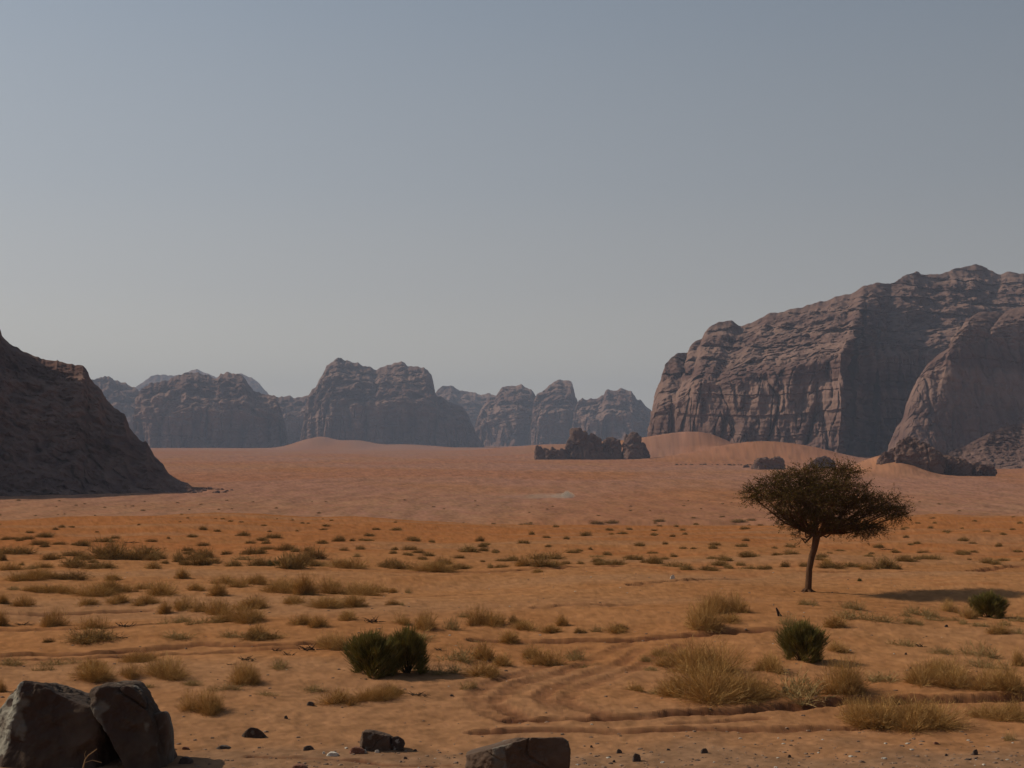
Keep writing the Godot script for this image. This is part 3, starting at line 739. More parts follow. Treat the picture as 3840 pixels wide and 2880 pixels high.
	range_(chain([120,565, 135,480, 148,400, 158,340, 172,292, 190,262, 212,250, 228,215, 242,188, 268,142, 290,118, 312,100, 330,95, 350,95, 372,104, 400,105, 430,115, 460,125, 500,142, 540,155, 560,146, 580,138, 610,128, 640,120, 680,115, 700,122, 712,132, 735,142, 760,138, 800,140, 820,155, 832,172, 845,198, 852,225, 860,280, 880,298, 905,312, 950,338, 980,342, 1004,352, 1025,378, 1042,402, 1062,452, 1090,510, 1130,566], B, bx, by), 4800, 420, dome, 460, 160, far, 250.0, "tall double-domed grey mountain with knobbed pale tops in the far range")
	range_(chain([820,470, 850,300, 875,260, 905,246, 935,243, 962,246, 980,260, 995,268, 1040,276, 1085,282, 1110,292, 1150,286, 1190,292, 1240,330, 1290,470, 1320,566], B, bx, by), 6900, 400, dome, 200, 80, far, 210.0, "pale blue mountain half hidden by the double-domed one")
	range_(chain([1060,566, 1085,440, 1110,370, 1135,335, 1160,312, 1192,296, 1205,278, 1222,256, 1245,246, 1272,238, 1300,242, 1330,238, 1360,248, 1382,262, 1398,282, 1412,304, 1450,330, 1500,400, 1540,500, 1560,566], B, bx, by), 5700, 380, dome, 260, 110, far, 190.0, "flat-domed pale mountain in the middle of the far range")
	range_(chain([1376,566, 1386,440, 1400,330, 1415,298, 1432,280, 1460,262, 1490,240, 1512,222, 1530,214, 1560,212, 1590,207, 1602,214, 1610,232, 1618,270, 1626,302, 1645,345, 1690,420, 1720,500, 1740,566], B, bx, by), 5500, 330, dome, 240, 120, far, 220.0, "tower-like pale peak with one sheer side in the far range")
	range_(chain([1600,566, 1612,450, 1626,370, 1642,328, 1662,312, 1690,318, 1722,316, 1750,304, 1780,292, 1792,272, 1806,264, 1840,266, 1872,260, 1900,262, 1930,270, 1945,288, 1962,312, 1985,328, 2012,352, 2030,362, 2045,378, 2080,400, 2130,450, 2200,566], B, bx, by), 5300, 360, dome, 260, 110, far, 180.0, "grey mountain with a square summit beside the great red wall")

func range_(tr: Array, dist: float, deep: float, prof: Array, nu: int, nv: int, look: Dictionary, tall: float, label: String) -> void:
	var o := look.duplicate()
	o.merge({"tall": tall}, true)
	var a: float = tr[0][0]; var b: float = tr[-1][0]; var m := (a + b) / 2
	var plan := [[a, a, dist + deep * 0.4, dist + deep * 0.45], [lerpf(a, b, 0.2), lerpf(a, b, 0.17), dist + deep * 0.1, dist + deep * 0.7], [m, m, dist, dist + deep], [lerpf(a, b, 0.8), lerpf(a, b, 0.83), dist + deep * 0.1, dist + deep * 0.7], [b, b, dist + deep * 0.4, dist + deep * 0.45]]
	tag(put("mountain", massif(tr, plan, prof, nu, nv, o)), label, "", "", "structure")

# ---------------------------------------------------------------- rocks standing on the plain
func outcrop(lumps: Array, dist: float, look: Array, label: String, group := "") -> void:
	# each lump: px centre, px width, py top, py foot, half depth in metres
	var first: Array = lumps[0]
	var at := pt(first[0], 440, dist)
	at.y = 0.0
	var root := base("rock_outcrop", at)
	tag(root, label, "rock", group)
	var n := 0
	for l in lumps:
		var k := dist / F
		var w: float = l[1] * k * 0.5
		var top: float = pt(512, l[2], dist).y
		var x: float = (l[0] - first[0]) * k
		var foot := -2.5
		var gy := macro(at.x + x, at.z)
		var hh := maxf(top - gy, 1.0)
		var g := Geo.new()
		rng.seed = int(l[0] * 7.0)
		var j := func() -> float: return rng.randf_range(0.85, 1.1)
		stone(g, [Vector2(-w * j.call(), gy + foot), Vector2(-w * 0.93, gy + hh * 0.45), Vector2(-w * 0.6, gy + hh * 0.9 * j.call()), Vector2(w * rng.randf_range(-0.3, 0.2), gy + hh), Vector2(w * 0.62, gy + hh * 0.84 * j.call()), Vector2(w * 0.92, gy + hh * 0.4), Vector2(w * 1.02, gy + foot)], l[4], Vector3(x, 0, rng.randf_range(-0.4, 0.4) * l[4]), 110, 76, 0.22, int(l[0]) + n, look, 8.0)
		part(root, "rock_lump", g.mesh(rock_mat))
		n += 1

func make_outcrops() -> void:
	var brown := [Color(0.105, 0.066, 0.056), Color(0.165, 0.105, 0.083), Color(0.2, 0.125, 0.09)]
	# read off an enlarged part: 0.07233 picture units to a step, from 506.7, 416
	var q := func(x: float, y: float) -> Vector2: return Vector2(506.7 + x * 0.07233, 416 + y * 0.07233)
	var big := []
	for l in [[1000, 330, 165, 480, 14], [1180, 330, 250, 600, 12], [1090, 300, 320, 560, 8], [860, 130, 330, 440, 6], [1440, 330, 280, 600, 11], [1740, 300, 225, 610, 12], [1810, 340, 360, 610, 9], [1660, 130, 250, 330, 4]]:
		var a: Vector2 = q.call(l[0], l[2]); var f: Vector2 = q.call(l[0], l[3])
		big.append([a.x, l[1] * 0.07233, a.y, f.y, l[4]])
	outcrop(big, 1830, brown, "ragged dark rock island standing alone on the open plain")
	var low := []
	for l in [[640, 420, 480, 590, 8], [450, 150, 405, 520, 5], [560, 190, 445, 520, 5], [650, 130, 430, 500, 4], [780, 160, 448, 560, 5], [820, 120, 585, 620, 3]]:
		var a: Vector2 = q.call(l[0], l[2]); var f: Vector2 = q.call(l[0], l[3])
		low.append([a.x, l[1] * 0.07233, a.y, f.y, l[4]])
	outcrop(low, 1820, brown, "low broken rock ledge beside the dark rock island on the plain")
	var p := func(l: Array) -> Array: return [634.7 + l[0] * 0.176, l[1] * 0.176, 256 + l[2] * 0.176, 256 + l[3] * 0.176, l[4]]
	outcrop([[690, 120, 1150, 1210, 7], [760, 110, 1146, 1200, 6], [715, 90, 1168, 1212, 5]].map(func(l): return p.call([l[0] + 35, l[1], l[2], l[3], l[4]])), 1240, brown, "small dark rock outcrop on the plain near the acacia crown")
	outcrop([[630, 40, 1188, 1202, 2.5]].map(p), 1300, brown, "single low boulder on the plain before the dunes")
	outcrop([[1050, 130, 1142, 1200, 8], [1110, 70, 1160, 1200, 6]].map(p), 1280, brown, "dark rock outcrop peering over the acacia crown")
	outcrop([[1535, 150, 1036, 1200, 12], [1600, 170, 1078, 1220, 12], [1480, 120, 1090, 1180, 7], [1665, 150, 1118, 1222, 11], [1750, 130, 1140, 1226, 9], [1810, 130, 1152, 1230, 8], [1890, 130, 1178, 1236, 8], [1960, 150, 1186, 1240, 8], [1420, 90, 1112, 1180, 4], [1540, 160, 1150, 1210, 5], [1600, 100, 1200, 1262, 4], [1650, 90, 1222, 1264, 4], [1480, 70, 1172, 1212, 3], [1545, 40, 1262, 1280, 2], [1580, 34, 1258, 1276, 2]].map(p), 1010, brown, "jagged dark rock pile like a pyramid on a sand slope under the red buttress")
	# stones that rolled to the foot of the dark hill
	rng.seed = 99
	var roll := []
	for v in 4:
		var g := Geo.new()
		stone(g, [Vector2(-0.5, -0.2), Vector2(-0.46, 0.3), Vector2(-0.1, 0.62), Vector2(0.35, 0.5), Vector2(0.52, 0.1), Vector2(0.4, -0.2)], 0.42, Vector3.ZERO, 16, 12, 0.16, 40 + v, [Color(0.130, 0.077, 0.065), Color(0.208, 0.132, 0.106), Color(0.208, 0.132, 0.106)])
		roll.append(g.mesh(rock_mat))
	for k in 26:
		var px := 190.0 + pow(rng.randf(), 1.6) * 42.0
		var py := 489.5 + rng.randf_range(-1.5, 4.5)
		py = rng.randf_range(488.5, 492.5)
		var at := on_ground(px, py, 0.3)
		var o := put("fallen_rock", roll[k % 4], at)
		var sz := rng.randf_range(1.2, 3.2)
		o.scale = Vector3(sz * rng.randf_range(0.8, 1.5), sz * rng.randf_range(0.6, 1.0), sz)
		o.rotation.y = rng.randf() * TAU
		tag(o, "small dark fallen rock at the foot of the dark shaded hill", "rock", "fallen rocks below the dark hill")
	# a line of far bushes under the dunes
	var bush := tussock(501, 240, 0.03, [Color(0.06, 0.055, 0.035), Color(0.08, 0.065, 0.04)], 0.6, 2, 0.6)
	for x in [240, 262, 290, 318, 330, 375, 392, 402, 440, 470, 512, 535, 548, 566, 590, 605, 640, 660, 676]:
		var at := on_ground(634.7 + x * 0.176, 465.2 + rng.randf_range(-0.3, 0.4), 0.1)
		var o := put("far_bush", bush, at)
		var sz := rng.randf_range(2.6, 4.6)
		o.scale = Vector3(sz * 1.2, sz, sz)
		o.rotation.y = rng.randf() * TAU
		tag(o, "tiny dark bush in the straight line crossing the plain below the dunes", "bush", "line of far bushes below the dunes")

# ---------------------------------------------------------------- the acacia
var spots := {}
func make_tree() -> void:
	var at := on_ground(807.6, 591.4, 0.02)
	spots["the acacia tree"] = at
	var k := 0.0916 * -at.z / F
	var to := func(x: float, y: float, z: float) -> Vector3: return Vector3((x - 908.0) * k, (1492.0 - y) * k, z)
	var root := base("acacia_tree", at)
	tag(root, "lone dark acacia with leaning trunk and flat spreading crown", "tree")
	var bark := Color(0.105, 0.058, 0.036)
	var g := Geo.new()
	var path := []; var rad := []
	for q in [[908, 1530, 52], [908, 1492, 46], [911, 1465, 38], [918, 1400, 35], [924, 1320, 34], [930, 1240, 33], [940, 1170, 33], [958, 1100, 34], [980, 1030, 35], [998, 960, 37], [1008, 900, 40], [1012, 870, 38]]:
		path.append(to.call(q[0], q[1], 0.0) + Vector3(rng.randf_range(-0.008, 0.008), 0, rng.randf_range(-0.03, 0.03)))
		rad.append(q[2] * k)
	g.tube(path, rad, 14, bark)
	for r in 6:                                              # root flare
		var an := TAU * r / 6.0 + 0.3
		var d := Vector3(cos(an), 0, sin(an))
		g.tube([Vector3(0, 0.10, 0) + d * 0.06, d * 0.17 + Vector3(0, 0.035, 0), d * (0.34 if d.x > 0 else 0.24) + Vector3(0, -0.02, 0)], [0.07, 0.05, 0.02], 7, bark)
	for q in g.v.size():
		g.c[q] = bark * (1.0 + 0.5 * n_fine.get_noise_3d(g.v[q].x * 900.0, g.v[q].y * 200.0, g.v[q].z * 900.0))
	part(root, "trunk", g.mesh(bark_mat))
	# crown lobes: x, y, reach across, reach up, z, fullness
	var lobes := [[400,410,190,120,-0.5,1.0], [330,470,110,80,0.2,0.8], [520,320,170,100,0.5,1.0], [700,250,180,90,-0.9,0.9], [880,205,190,95,0.3,0.85], [1060,190,150,90,-1.2,0.7], [1240,170,170,85,0.2,0.9], [1400,190,150,90,-0.5,0.9],
		[640,470,230,150,1.1,1.0], [860,420,270,180,-1.5,1.0], [960,520,300,170,0.9,1.0], [1160,370,250,160,1.4,1.0], [1220,560,300,180,-1.0,1.0], [1450,480,260,140,0.5,1.0], [1560,350,130,55,-0.3,0.5], [1640,560,240,130,-1.1,1.0], [1780,600,190,120,0.6,1.0], [1890,600,120,90,-0.2,0.8], [1820,480,130,60,0.2,0.5], [1950,650,70,60,0.1,0.7],
		[660,640,150,90,0.2,0.7], [840,660,220,120,-0.6,1.0], [1060,700,260,110,0.7,1.0], [1330,720,270,110,-0.4,1.0], [1490,800,240,85,0.4,1.0], [1660,800,170,60,-0.5,0.8], [1230,810,130,60,0.1,0.7], [870,790,140,80,0.1,0.55], [830,900,80,60,0.4,0.45], [560,590,80,60,-0.2,0.4], [760,740,120,70,-0.5,0.5], [1010,340,250,130,-0.4,1.0], [1320,340,170,70,-0.9,0.8]]
	rng.seed = 4242
	var fork: Vector3 = to.call(1010, 880, 0)
	var leaf := Geo.new(); var twig := Geo.new()
	var greens := [Color(0.086, 0.066, 0.022), Color(0.105, 0.076, 0.025), Color(0.070, 0.056, 0.021), Color(0.13, 0.088, 0.03)]
	for l in lobes:
		var c: Vector3 = to.call(l[0], l[1], l[4] * 0.6)
		var rx: float = l[2] * k * 0.9; var ry: float = l[3] * k * 0.9; var rz := rx * 0.75
		var mid := fork.lerp(c, 0.5) + Vector3(rng.randf_range(-0.15, 0.15), -0.12 + rng.randf_range(-0.1, 0.1), rng.randf_range(-0.15, 0.15))
		var low := fork + Vector3((c.x - fork.x) * 0.12, 0.1, (c.z - fork.z) * 0.12)
		var b := Geo.new()
		b.tube([fork + Vector3(0, -0.06, 0), low, mid, c, c + (c - mid) * 0.3], [0.055, 0.045, 0.03, 0.016, 0.006], 7, bark)
		part(root, "branch", b.mesh(bark_mat))
		var count := int(1350.0 * l[5] * pow(rx * rz * ry / 0.12, 0.62)) / 4
		for s in count:
			var d := Vector3(rng.randfn(), rng.randfn() * 0.9, rng.randfn()).normalized()
			var rr := pow(rng.randf(), 0.45) * (0.92 + 0.9 * n_rock.get_noise_3d(d.x * 110.0 + l[0], d.y * 90.0, d.z * 90.0))
			var p := c + Vector3(d.x * rx, d.y * ry, d.z * rz) * rr
			var dir := (Vector3(d.x, d.y * 0.5 + 0.12, d.z) + Vector3(rng.randf_range(-0.5, 0.5), rng.randf_range(-0.45, 0.35), rng.randf_range(-0.5, 0.5))).normalized()
			if d.y < -0.3: dir = (dir + Vector3(0, -0.5, 0)).normalized()
			var ln := rng.randf_range(0.16, 0.42)
			var e := p + dir * ln
			ribbon(twig, [p - dir * 0.08, p + dir * ln * 0.5, e], 0.010, bark)
			var col: Color = greens[rng.randi() % 4] * rng.randf_range(0.75, 1.25)
			for m in 10:
				var o := p.lerp(e, rng.randf()) + Vector3(rng.randf_range(-0.035, 0.035), rng.randf_range(-0.03, 0.03), rng.randf_range(-0.035, 0.035))
				var ld := (dir * 0.5 + Vector3(rng.randf_range(-1, 1), rng.randf_range(-0.6, 0.7), rng.randf_range(-1, 1))).normalized()
				var sd := ld.cross(Vector3(rng.randf_range(-1, 1), rng.randf_range(-1, 1), rng.randf_range(-1, 1))).normalized() * 0.012
				var tip := o + ld * rng.randf_range(0.035, 0.065)
				leaf.quad(o, o.lerp(tip, 0.5) + sd, tip, o.lerp(tip, 0.5) - sd, col)
	var crown := part(root, "crown", leaf.mesh(plant_mat))
	part(crown, "twigs", twig.mesh(bark_mat))

# ---------------------------------------------------------------- green bushes
func make_green_bushes() -> void:
	var greens := [Color(0.150, 0.132, 0.040), Color(0.180, 0.150, 0.048), Color(0.120, 0.110, 0.036), Color(0.22, 0.17, 0.062)]
	var a := broom(61, 10500, greens)
	var b := broom(62, 10500, greens)
	# px, py of the foot, width, height
	var put_bush := func(px: float, py: float, w: float, h: float, m: Array, label: String, spot: String) -> void:
		var at := on_ground(px, py - 1.5, 0.02)
		var k := -at.z / F
		var root := base("green_bush", at)
		tag(root, label, "bush")
		root.scale = Vector3(w * k / 0.80, h * k / 0.72, w * k / 0.80)
		part(root, "stems", m[0]); part(root, "foliage", m[1])
		if spot: spots[spot] = at
	put_bush.call(802.5, 661.5, 41, 34, a, "round dark green ball-shaped bush alone on open sand", "the ball-shaped green bush")
	put_bush.call(989.0, 613.0, 31, 22.5, b, "dark green bush at the far end of the acacia shadow", "the green bush at the acacia shadow")
	# the large pair that grew into one another
	var at2 := on_ground(387.5, 675.5, 0.02)
	spots["the big twin green bush"] = at2
	var k2 := -at2.z / F
	var twin := base("green_bush", at2)
	tag(twin, "largest dark green bush, two full lobes grown together on the sand", "bush")
	for q in [[-15.5, 47.0, 37.0, a, 0.0, 0.0], [18.0, 41.0, 38.0, b, 0.4, 1.1]]:
		var lobe := Node3D.new()
		lobe.name = "lobe"
		twin.add_child(lobe, true)
		lobe.position = Vector3(q[0] * k2, 0, -q[4])
		lobe.rotation.y = q[5]
		lobe.scale = Vector3(q[1] * k2 / 0.76, q[2] * k2 / 0.70, q[1] * k2 / 0.80)
		part(lobe, "stems", q[3][0]); part(lobe, "foliage", q[3][1])

# ---------------------------------------------------------------- boulders in front
func make_boulders() -> void:
	var dark := [Color(0.062, 0.043, 0.033), Color(0.104, 0.074, 0.055), Color(0.2, 0.19, 0.165)]
	var warm := [Color(0.086, 0.056, 0.041), Color(0.132, 0.089, 0.065), Color(0.21, 0.19, 0.16)]
	# the cloven boulder; outline in steps of 0.11573 from 0, 640
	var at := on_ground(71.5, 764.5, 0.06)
	spots["the cloven boulder"] = at
	var k := 0.11573 * -at.z / F
	var o := func(list: Array) -> Array:
		var r := []
		for q in range(0, list.size(), 2): r.append(Vector2((list[q] - 648.0) * k, (1076.0 - list[q + 1]) * k))
		return r
	var root := base("boulder", at)
	tag(root, "big dark boulder split by a slanting cleft, pale weathered side with sunlight painted in", "boulder")
	var g := Geo.new()
	stone(g, o.call([-130,1120, -150,760, -60,560, 60,430, 160,352, 225,344, 300,380, 560,448, 720,470, 860,600, 980,860, 1000,1120]), 0.80, Vector3(0, 0, -0.80), 300, 210, 0.10, 5, dark, 30.0, [[Vector3(-0.80, 0.22, 0.56), 0.84, Color(0.25, 0.235, 0.195)]])  # paler sunward face: weathering, plus sunlight put into its colour
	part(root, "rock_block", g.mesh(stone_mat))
	g = Geo.new()
	stone(g, o.call([700,470, 770,400, 850,372, 1000,364, 1120,378, 1205,440, 1262,540, 1310,660, 1400,880, 1440,1130, 1150,1150, 960,860, 780,590]), 0.62, Vector3(0, 0, -0.50), 280, 200, 0.10, 9, dark, 26.0)
	part(root, "rock_slab", g.mesh(stone_mat))
	g = Geo.new()
	stone(g, o.call([1250,660, 1320,632, 1395,640, 1420,720, 1452,870, 1442,1000, 1448,1130, 1250,1130]), 0.42, Vector3(0, 0, -0.62), 120, 90, 0.05, 12, [dark[1], Color(0.19, 0.185, 0.165), Color(0.28, 0.28, 0.25)], 14.0)
	part(root, "rock_shoulder", g.mesh(stone_mat))
	# the block cut off by the frame
	var at2 := on_ground(514, 786, 0.05)
	spots["the flat-topped block"] = at2
	var k2 := -at2.z / F
	var root2 := put("boulder", null, at2)
	g = Geo.new()
	var rel := func(list: Array) -> Array:
		var r := []
		for q in range(0, list.size(), 2): r.append(Vector2((list[q] / 2.16 - 514.0) * k2, (786.0 - list[q + 1] / 2.16) * k2))
		return r
	stone(g, rel.call([1000,1720, 1002,1612, 1022,1604, 1120,1606, 1164,1593, 1186,1595, 1210,1604, 1218,1612, 1219,1720]), 0.5, Vector3(0, 0, -0.5), 300, 210, 0.085, 17, warm, 34.0)
	root2.mesh = g.mesh(stone_mat)
	tag(root2, "upright brown block of stone with straight sides and uneven flat top", "boulder")
	# the tilted slab
	var at3 := on_ground(380, 750.5, 0.03)
	spots["the tilted brown slab"] = at3
	var k3 := 0.11573 * -at3.z / F
	var rel3 := func(list: Array) -> Array:
		var r := []
		for q in range(0, list.size(), 2): r.append(Vector2((list[q] - 1075.0) * k3, (965.0 - list[q + 1]) * k3))
		return r
	var root3 := base("boulder", at3)
	tag(root3, "tilted brown slab with a rounded dark end lying on gravel", "boulder")
	g = Geo.new()
	stone(g, rel3.call([885,940, 890,870, 935,802, 960,800, 1080,826, 1170,850, 1190,975, 900,985]), 0.28, Vector3(0, 0, -0.28), 140, 100, 0.09, 23, warm, 22.0)
	part(root3, "slab", g.mesh(stone_mat))
	g = Geo.new()
	stone(g, rel3.call([1150,955, 1160,860, 1215,848, 1255,870, 1275,920, 1262,956]), 0.16, Vector3(0, 0, -0.24), 70, 50, 0.05, 25, [dark[0], dark[1], Color(0.5, 0.47, 0.42)], 12.0)
	part(root3, "end_knob", g.mesh(stone_mat))
	# the dome-shaped stone
	var at4 := on_ground(252.3, 738.6, 0.03)
	spots["the dome-shaped stone"] = at4
	var k4 := -at4.z / F
	g = Geo.new()
	stone(g, [Vector2(-13.5 * k4, -0.04), Vector2(-12.5 * k4, 2.2 * k4), Vector2(-7.5 * k4, 6.6 * k4), Vector2(-1.0 * k4, 9.6 * k4), Vector2(4 * k4, 8.6 * k4), Vector2(9.5 * k4, 4.6 * k4), Vector2(13.5 * k4, 0.6 * k4), Vector2(13.5 * k4, -0.04)], 0.17, Vector3(0, 0, -0.15), 90, 60, 0.04, 29, dark, 14.0)
	tag(put("stone", g.mesh(stone_mat), at4), "low dome-shaped dark stone on smooth sand", "stone")
	# a withered stem before the cloven boulder
	var ta := on_ground(82.5, 769.5, 0.02)
	var kt := 0.11573 * -ta.z / F
	g = Geo.new()
	var tp := func(x: float, y: float, z: float) -> Vector3: return Vector3((x - 712.0) * kt, (1112.0 - y) * kt, z)
	var straw := Color(0.30, 0.19, 0.10)
	g.tube([tp.call(712, 1125, 0), tp.call(722, 1050, 0.01), tp.call(736, 990, 0.0), tp.call(765, 955, 0.02), tp.call(842, 898, 0.05)], [0.014, 0.012, 0.010, 0.008, 0.005], 6, straw)
	g.tube([tp.call(728, 1020, 0.0), tp.call(800, 995, 0.03), tp.call(885, 1012, 0.06)], [0.008, 0.006, 0.004], 5, straw)
	g.tube([tp.call(736, 990, 0.0), tp.call(728, 950, 0.0), tp.call(738, 920, -0.02)], [0.007, 0.005, 0.003], 5, straw)
	tag(put("withered_stem", g.mesh(bark_mat), ta), "thin pale withered stem forking in front of the cloven boulder", "dry plant")
	# the little dead stump
	var sa := on_ground(778.5, 622.5, 0.02)
	g = Geo.new()
	g.tube([Vector3(0.04, -0.05, 0), Vector3(0.0, 0.12, 0), Vector3(-0.06, 0.26, 0.0)], [0.05, 0.045, 0.02], 7, Color(0.05, 0.035, 0.028))
	g.tube([Vector3(0.0, 0.1, 0), Vector3(0.08, 0.02, 0.05)], [0.04, 0.03], 6, Color(0.05, 0.035, 0.028))
	tag(put("dead_stump", g.mesh(bark_mat), sa), "short blackened stump leaning among pale tussocks", "stump")

# ---------------------------------------------------------------- tussocks and shrubs
func near_what(p: Vector3) -> String:
	var best := 5.0; var found := ""
	for s in spots:
		var d: float = Vector2(p.x - spots[s].x, p.z - spots[s].z).length()
		if d < best: best = d; found = s
	return found

func make_plants() -> void:
	var straw := [Color(0.44, 0.265, 0.095), Color(0.37, 0.215, 0.078), Color(0.52, 0.33, 0.135), Color(0.26, 0.145, 0.06)]
	var olive := [Color(0.31, 0.195, 0.08), Color(0.25, 0.155, 0.065), Color(0.38, 0.24, 0.095), Color(0.17, 0.105, 0.05)]
	var pale := [Color(0.38, 0.27, 0.13), Color(0.31, 0.20, 0.09), Color(0.28, 0.22, 0.10)]
	var green := [Color(0.11, 0.10, 0.042), Color(0.085, 0.082, 0.034), Color(0.15, 0.12, 0.05)]
	var kinds := [[], [], [], [], []]
	for k in 5: kinds[0].append(tussock(100 + k, 1000, 0.0056, straw, 0.55, 4, 0.7))
	var full := []
	for k in 4: full.append(tussock(150 + k, 2600, 0.0030, straw, 0.5, 4, 0.7))
	kinds.append(full)
	for k in 5: kinds[1].append(tussock(200 + k, 760, 0.0088, olive, 0.5, 5, 0.6))
	for k in 4: kinds[2].append(tussock(300 + k, 260, 0.0075, pale, 0.55, 4, 0.8))
	for k in 2: kinds[3].append(tussock(400 + k, 460, 0.016, green, 0.6, 4, 0.6))
	for k in 4: kinds[4].append(litter(450 + k, 16))
	var names := ["dry_tussock", "olive_shrub", "wispy_tussock", "green_shrub", "dead_branch"]
	var cats := ["tussock", "shrub", "tussock", "shrub", "branch"]
	var words := ["golden dry tussock", "olive-brown shrub", "thin wispy tussock", "dull green shrub", "dark dead branch"]
	rng.seed = 900
	var n := 0
	for block in PLANTS:
		var list: Array = block[2]
		for q in range(0, list.size(), 5):
			var px: float = block[0] + list[q] * 0.11573
			var py: float = block[1] + list[q + 1] * 0.11573
			var kind: int = list[q + 4]
			plant(px, py, list[q + 2] * 0.11573, list[q + 3] * 0.11573, kind, kinds, names, cats, words, n)
			n += 1
	# the many specks of shrubs too small to read one by one in the photograph, scattered as densely as there
	rng.seed = 901
	for q in 190:
		var py := 521.5 + pow(rng.randf(), 1.5) * 48.0
		if q > 110: py = rng.randf_range(500.0, 520.0)
		var px := rng.randf_range(-20, 1044)
		var sz := maxf(lerpf(1.7, 5.5, (py - 521.0) / 50.0), 1.1) * rng.randf_range(0.7, 1.5)
		plant(px, py, sz * 1.6, sz * 0.75, 1, kinds, names, cats, words, 1000 + q)
	name_plants(names, cats, words)

func plant(px: float, py: float, w: float, h: float, kind: int, kinds: Array, names: Array, cats: Array, words: Array, n: int) -> void:
	var at := hit(px, py)
	var k := -at.z / F
	at.z -= w * k * 0.22
	at.y = ground(at.x, at.z)
	var from: Array = kinds[5] if kind == 0 and w > 24.0 else kinds[kind]
	var m: Mesh = from[n % from.size()]
	var o := put(names[kind], m, at)
	var grow: float = [1.9, 1.85, 1.9, 1.8, 1.2][kind]
	var up: float = [0.31, 0.31, 0.31, 0.31, 0.28][kind]
	o.scale = Vector3(w * k * grow, h * k / up, w * k * grow * rng.randf_range(0.6, 1.1))
	o.rotation.y = rng.randf_range(-0.5, 0.5) if kind == 4 else rng.randf() * TAU
	grown.append([o, at, w * k, h * k, kind])

var grown := []
func name_plants(names: Array, cats: Array, words: Array) -> void:
	for q in grown:
		var o: Node3D = q[0]; var at: Vector3 = q[1]
		var kind: int = q[4]
		var crowd := 0; var near := 99.0; var beside := -1
		for r in grown:
			if r[0] == o: continue
			var d: float = Vector2(at.x - r[1].x, at.z - r[1].z).length() - (q[2] + r[2]) * 0.5
			if d < 0.6: crowd += 1
			if d < near: near = d; beside = r[4]
		var size := "tiny" if q[2] < 0.4 else "small" if q[2] < 0.75 else "" if q[2] < 1.5 else "large"
		var shape := "flat" if q[3] < q[2] * 0.34 else "tall" if q[3] > q[2] * 0.62 else "rounded" if q[3] > q[2] * 0.47 else ""
		if kind == 4: shape = ""
		var stand: String = "in a thick clump" if crowd >= 3 else "standing apart" if near > 2.5 else "" if near > 0.6 else "touching " + ["a dry tussock", "an olive shrub", "a wispy tuft", "a green shrub", "a dead branch"][beside]
		if kind == 4 and stand == "standing apart": stand = "by itself"
		var where := near_what(at)
		if where == "":
			where = "far out on the plain" if -at.z > 300 else "at the far rim of the red sand" if -at.z > 110 else "on red sand beyond the acacia" if -at.z > 68 else "on sand level with the acacia" if -at.z > 40 else "on rutted sand before the acacia"
		else: where = "near " + where
		var label := ""
		for piece in [size, shape, words[kind], stand, where]:
			if piece: label += (" " if label else "") + piece
		if label.split(" ").size() > 16: label = label.replace(stand + " ", "")
		tag(o, label, cats[kind], names[kind].replace("_", " ") + " plants on the sand")

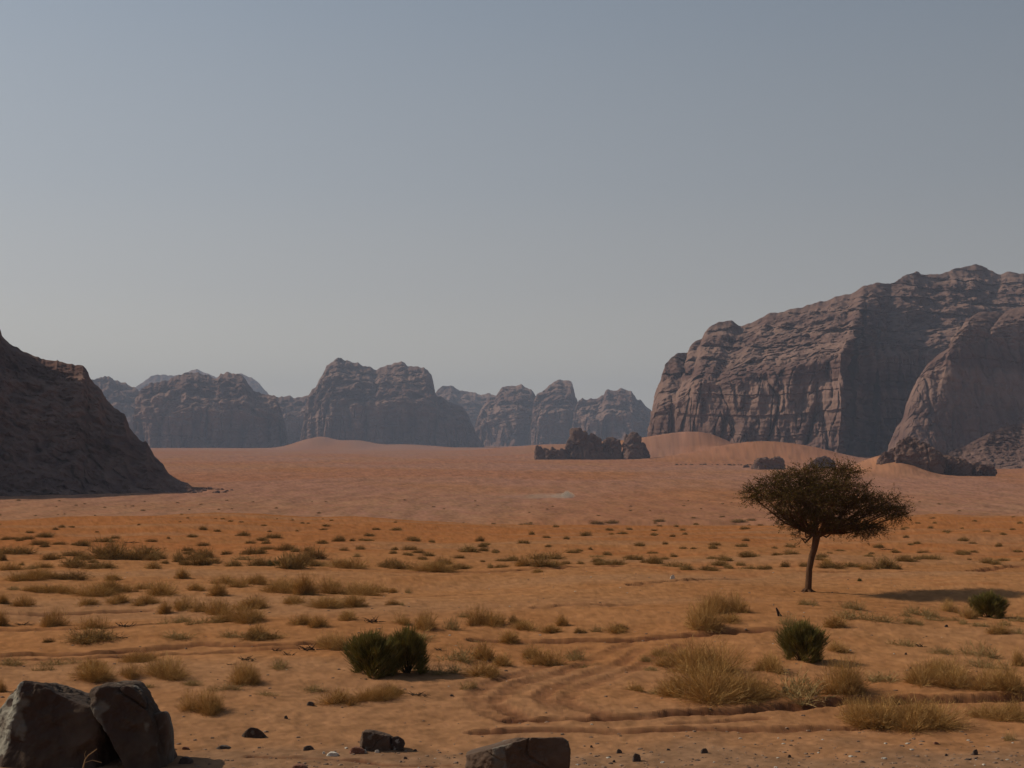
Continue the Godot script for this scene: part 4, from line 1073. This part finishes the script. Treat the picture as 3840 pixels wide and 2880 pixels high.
# ---------------------------------------------------------------- loose stones
func make_stones() -> void:
	var tones := [[Color(0.07, 0.052, 0.045), Color(0.11, 0.08, 0.066), Color(0.16, 0.13, 0.11)], [Color(0.16, 0.075, 0.05), Color(0.22, 0.105, 0.07), Color(0.26, 0.15, 0.11)], [Color(0.48, 0.43, 0.37), Color(0.58, 0.54, 0.48), Color(0.66, 0.63, 0.58)]]
	var meshes := []
	for t in 3:
		var row := []
		for v in 3:
			var g := Geo.new()
			rng.seed = 700 + t * 10 + v
			stone(g, [Vector2(-0.5, -0.12), Vector2(-0.48, 0.3 + rng.randf() * 0.2), Vector2(-0.2, 0.7 + rng.randf() * 0.3), Vector2(0.25, 0.8 + rng.randf() * 0.2), Vector2(0.5, 0.35 + rng.randf() * 0.2), Vector2(0.5, -0.12)], 0.42, Vector3.ZERO, 24, 18, 0.10, 60 + v * 3 + t, tones[t], 14.0)
			row.append(g.mesh(stone_mat))
		meshes.append(row)
	var names := ["dark brown stone", "rust-red stone", "pale grey stone"]
	var n := 0
	for block in STONES:
		var list: Array = block[2]
		for q in range(0, list.size(), 5):
			var at := on_ground(block[0] + list[q] * 0.11573, block[1] + list[q + 1] * 0.11573)
			var k := 0.11573 * -at.z / F
			var o := put("stone", meshes[list[q + 4]][n % 3], at)
			o.scale = Vector3(list[q + 2] * k, list[q + 3] * k, list[q + 2] * k * 0.85)
			var where := near_what(at)
			var size := "tiny " if list[q + 2] < 40 else "small " if list[q + 2] < 80 else ""
			where = "near " + where if where else ("on gravelly sand" if -at.z < 25 else "on open sand among tussocks")
			tag(o, size + names[list[q + 4]] + " lying " + where, "stone", size + names[list[q + 4]] + "s " + where)
			n += 1
	# gravel that nobody could count
	var pg := Geo.new()
	stone(pg, [Vector2(-0.5, -0.2), Vector2(-0.45, 0.25), Vector2(0.0, 0.45), Vector2(0.48, 0.2), Vector2(0.5, -0.2)], 0.4, Vector3.ZERO, 8, 6, 0.14, 3, [Color.WHITE, Color(0.85, 0.85, 0.85), Color.WHITE], 10.0)
	var mm := MultiMesh.new()
	mm.transform_format = MultiMesh.TRANSFORM_3D
	mm.use_colors = true
	mm.mesh = pg.mesh(stone_mat)
	mm.instance_count = 9000
	rng.seed = 555
	for k in 9000:
		var s := 19.5 + absf(rng.randfn(0.0, 2.6)) if k < 6200 else rng.randf_range(21.0, 60.0)
		var x := rng.randf_range(-0.5, 0.5) * s
		var sz := pow(rng.randf(), 3.0) * 0.07 + 0.012
		if k >= 6200: sz *= 0.9
		var b := Basis(Vector3.UP, rng.randf() * TAU).scaled(Vector3(sz * rng.randf_range(0.8, 1.5), sz * rng.randf_range(0.5, 0.9), sz))
		mm.set_instance_transform(k, Transform3D(b, Vector3(x, ground(x, -s), -s)))
		var t := rng.randf()
		var c := Color(0.17, 0.11, 0.08).lerp(Color(0.30, 0.20, 0.14), rng.randf()) if t < 0.8 else Color(0.08, 0.06, 0.05) if t < 0.93 else Color(0.46, 0.41, 0.35)
		mm.set_instance_color(k, c)
	var mi := MultiMeshInstance3D.new()
	mi.name = "gravel"
	mi.multimesh = mm
	add_child(mi)
	tag(mi, "fine brown gravel strewn over the sand around the boulders", "gravel", "", "stuff")

# ---------------------------------------------------------------- dust thrown up on the plain
func make_dust() -> void:
	var puffs := [[567.5, 494.8, 14.0, 7.0, 0.16], [567.0, 493.0, 7.0, 6.0, 0.32], [563.0, 495.6, 26.0, 6.2, 0.035], [550.0, 496.0, 50.0, 7.0, 0.010], [535.0, 496.4, 76.0, 7.0, 0.0045]]
	for q in puffs:
		var at := on_ground(q[0], 497.5)
		var k := -at.z / F
		at.y += maxf((497.5 - q[1]) * k, 0.4)
		var f := FogVolume.new()
		f.name = numbered("dust_plume")
		f.shape = RenderingServer.FOG_VOLUME_SHAPE_ELLIPSOID
		f.size = Vector3(q[2] * k, q[3] * k, q[2] * k * 0.7)
		f.position = at
		var m := FogMaterial.new()
		m.albedo = Color(0.98, 0.94, 0.88)
		m.density = q[4]
		f.material = m
		add_child(f)
		tag(f, "pale puff of dust drifting low over the far plain", "dust", "dust trail on the far plain", "stuff")
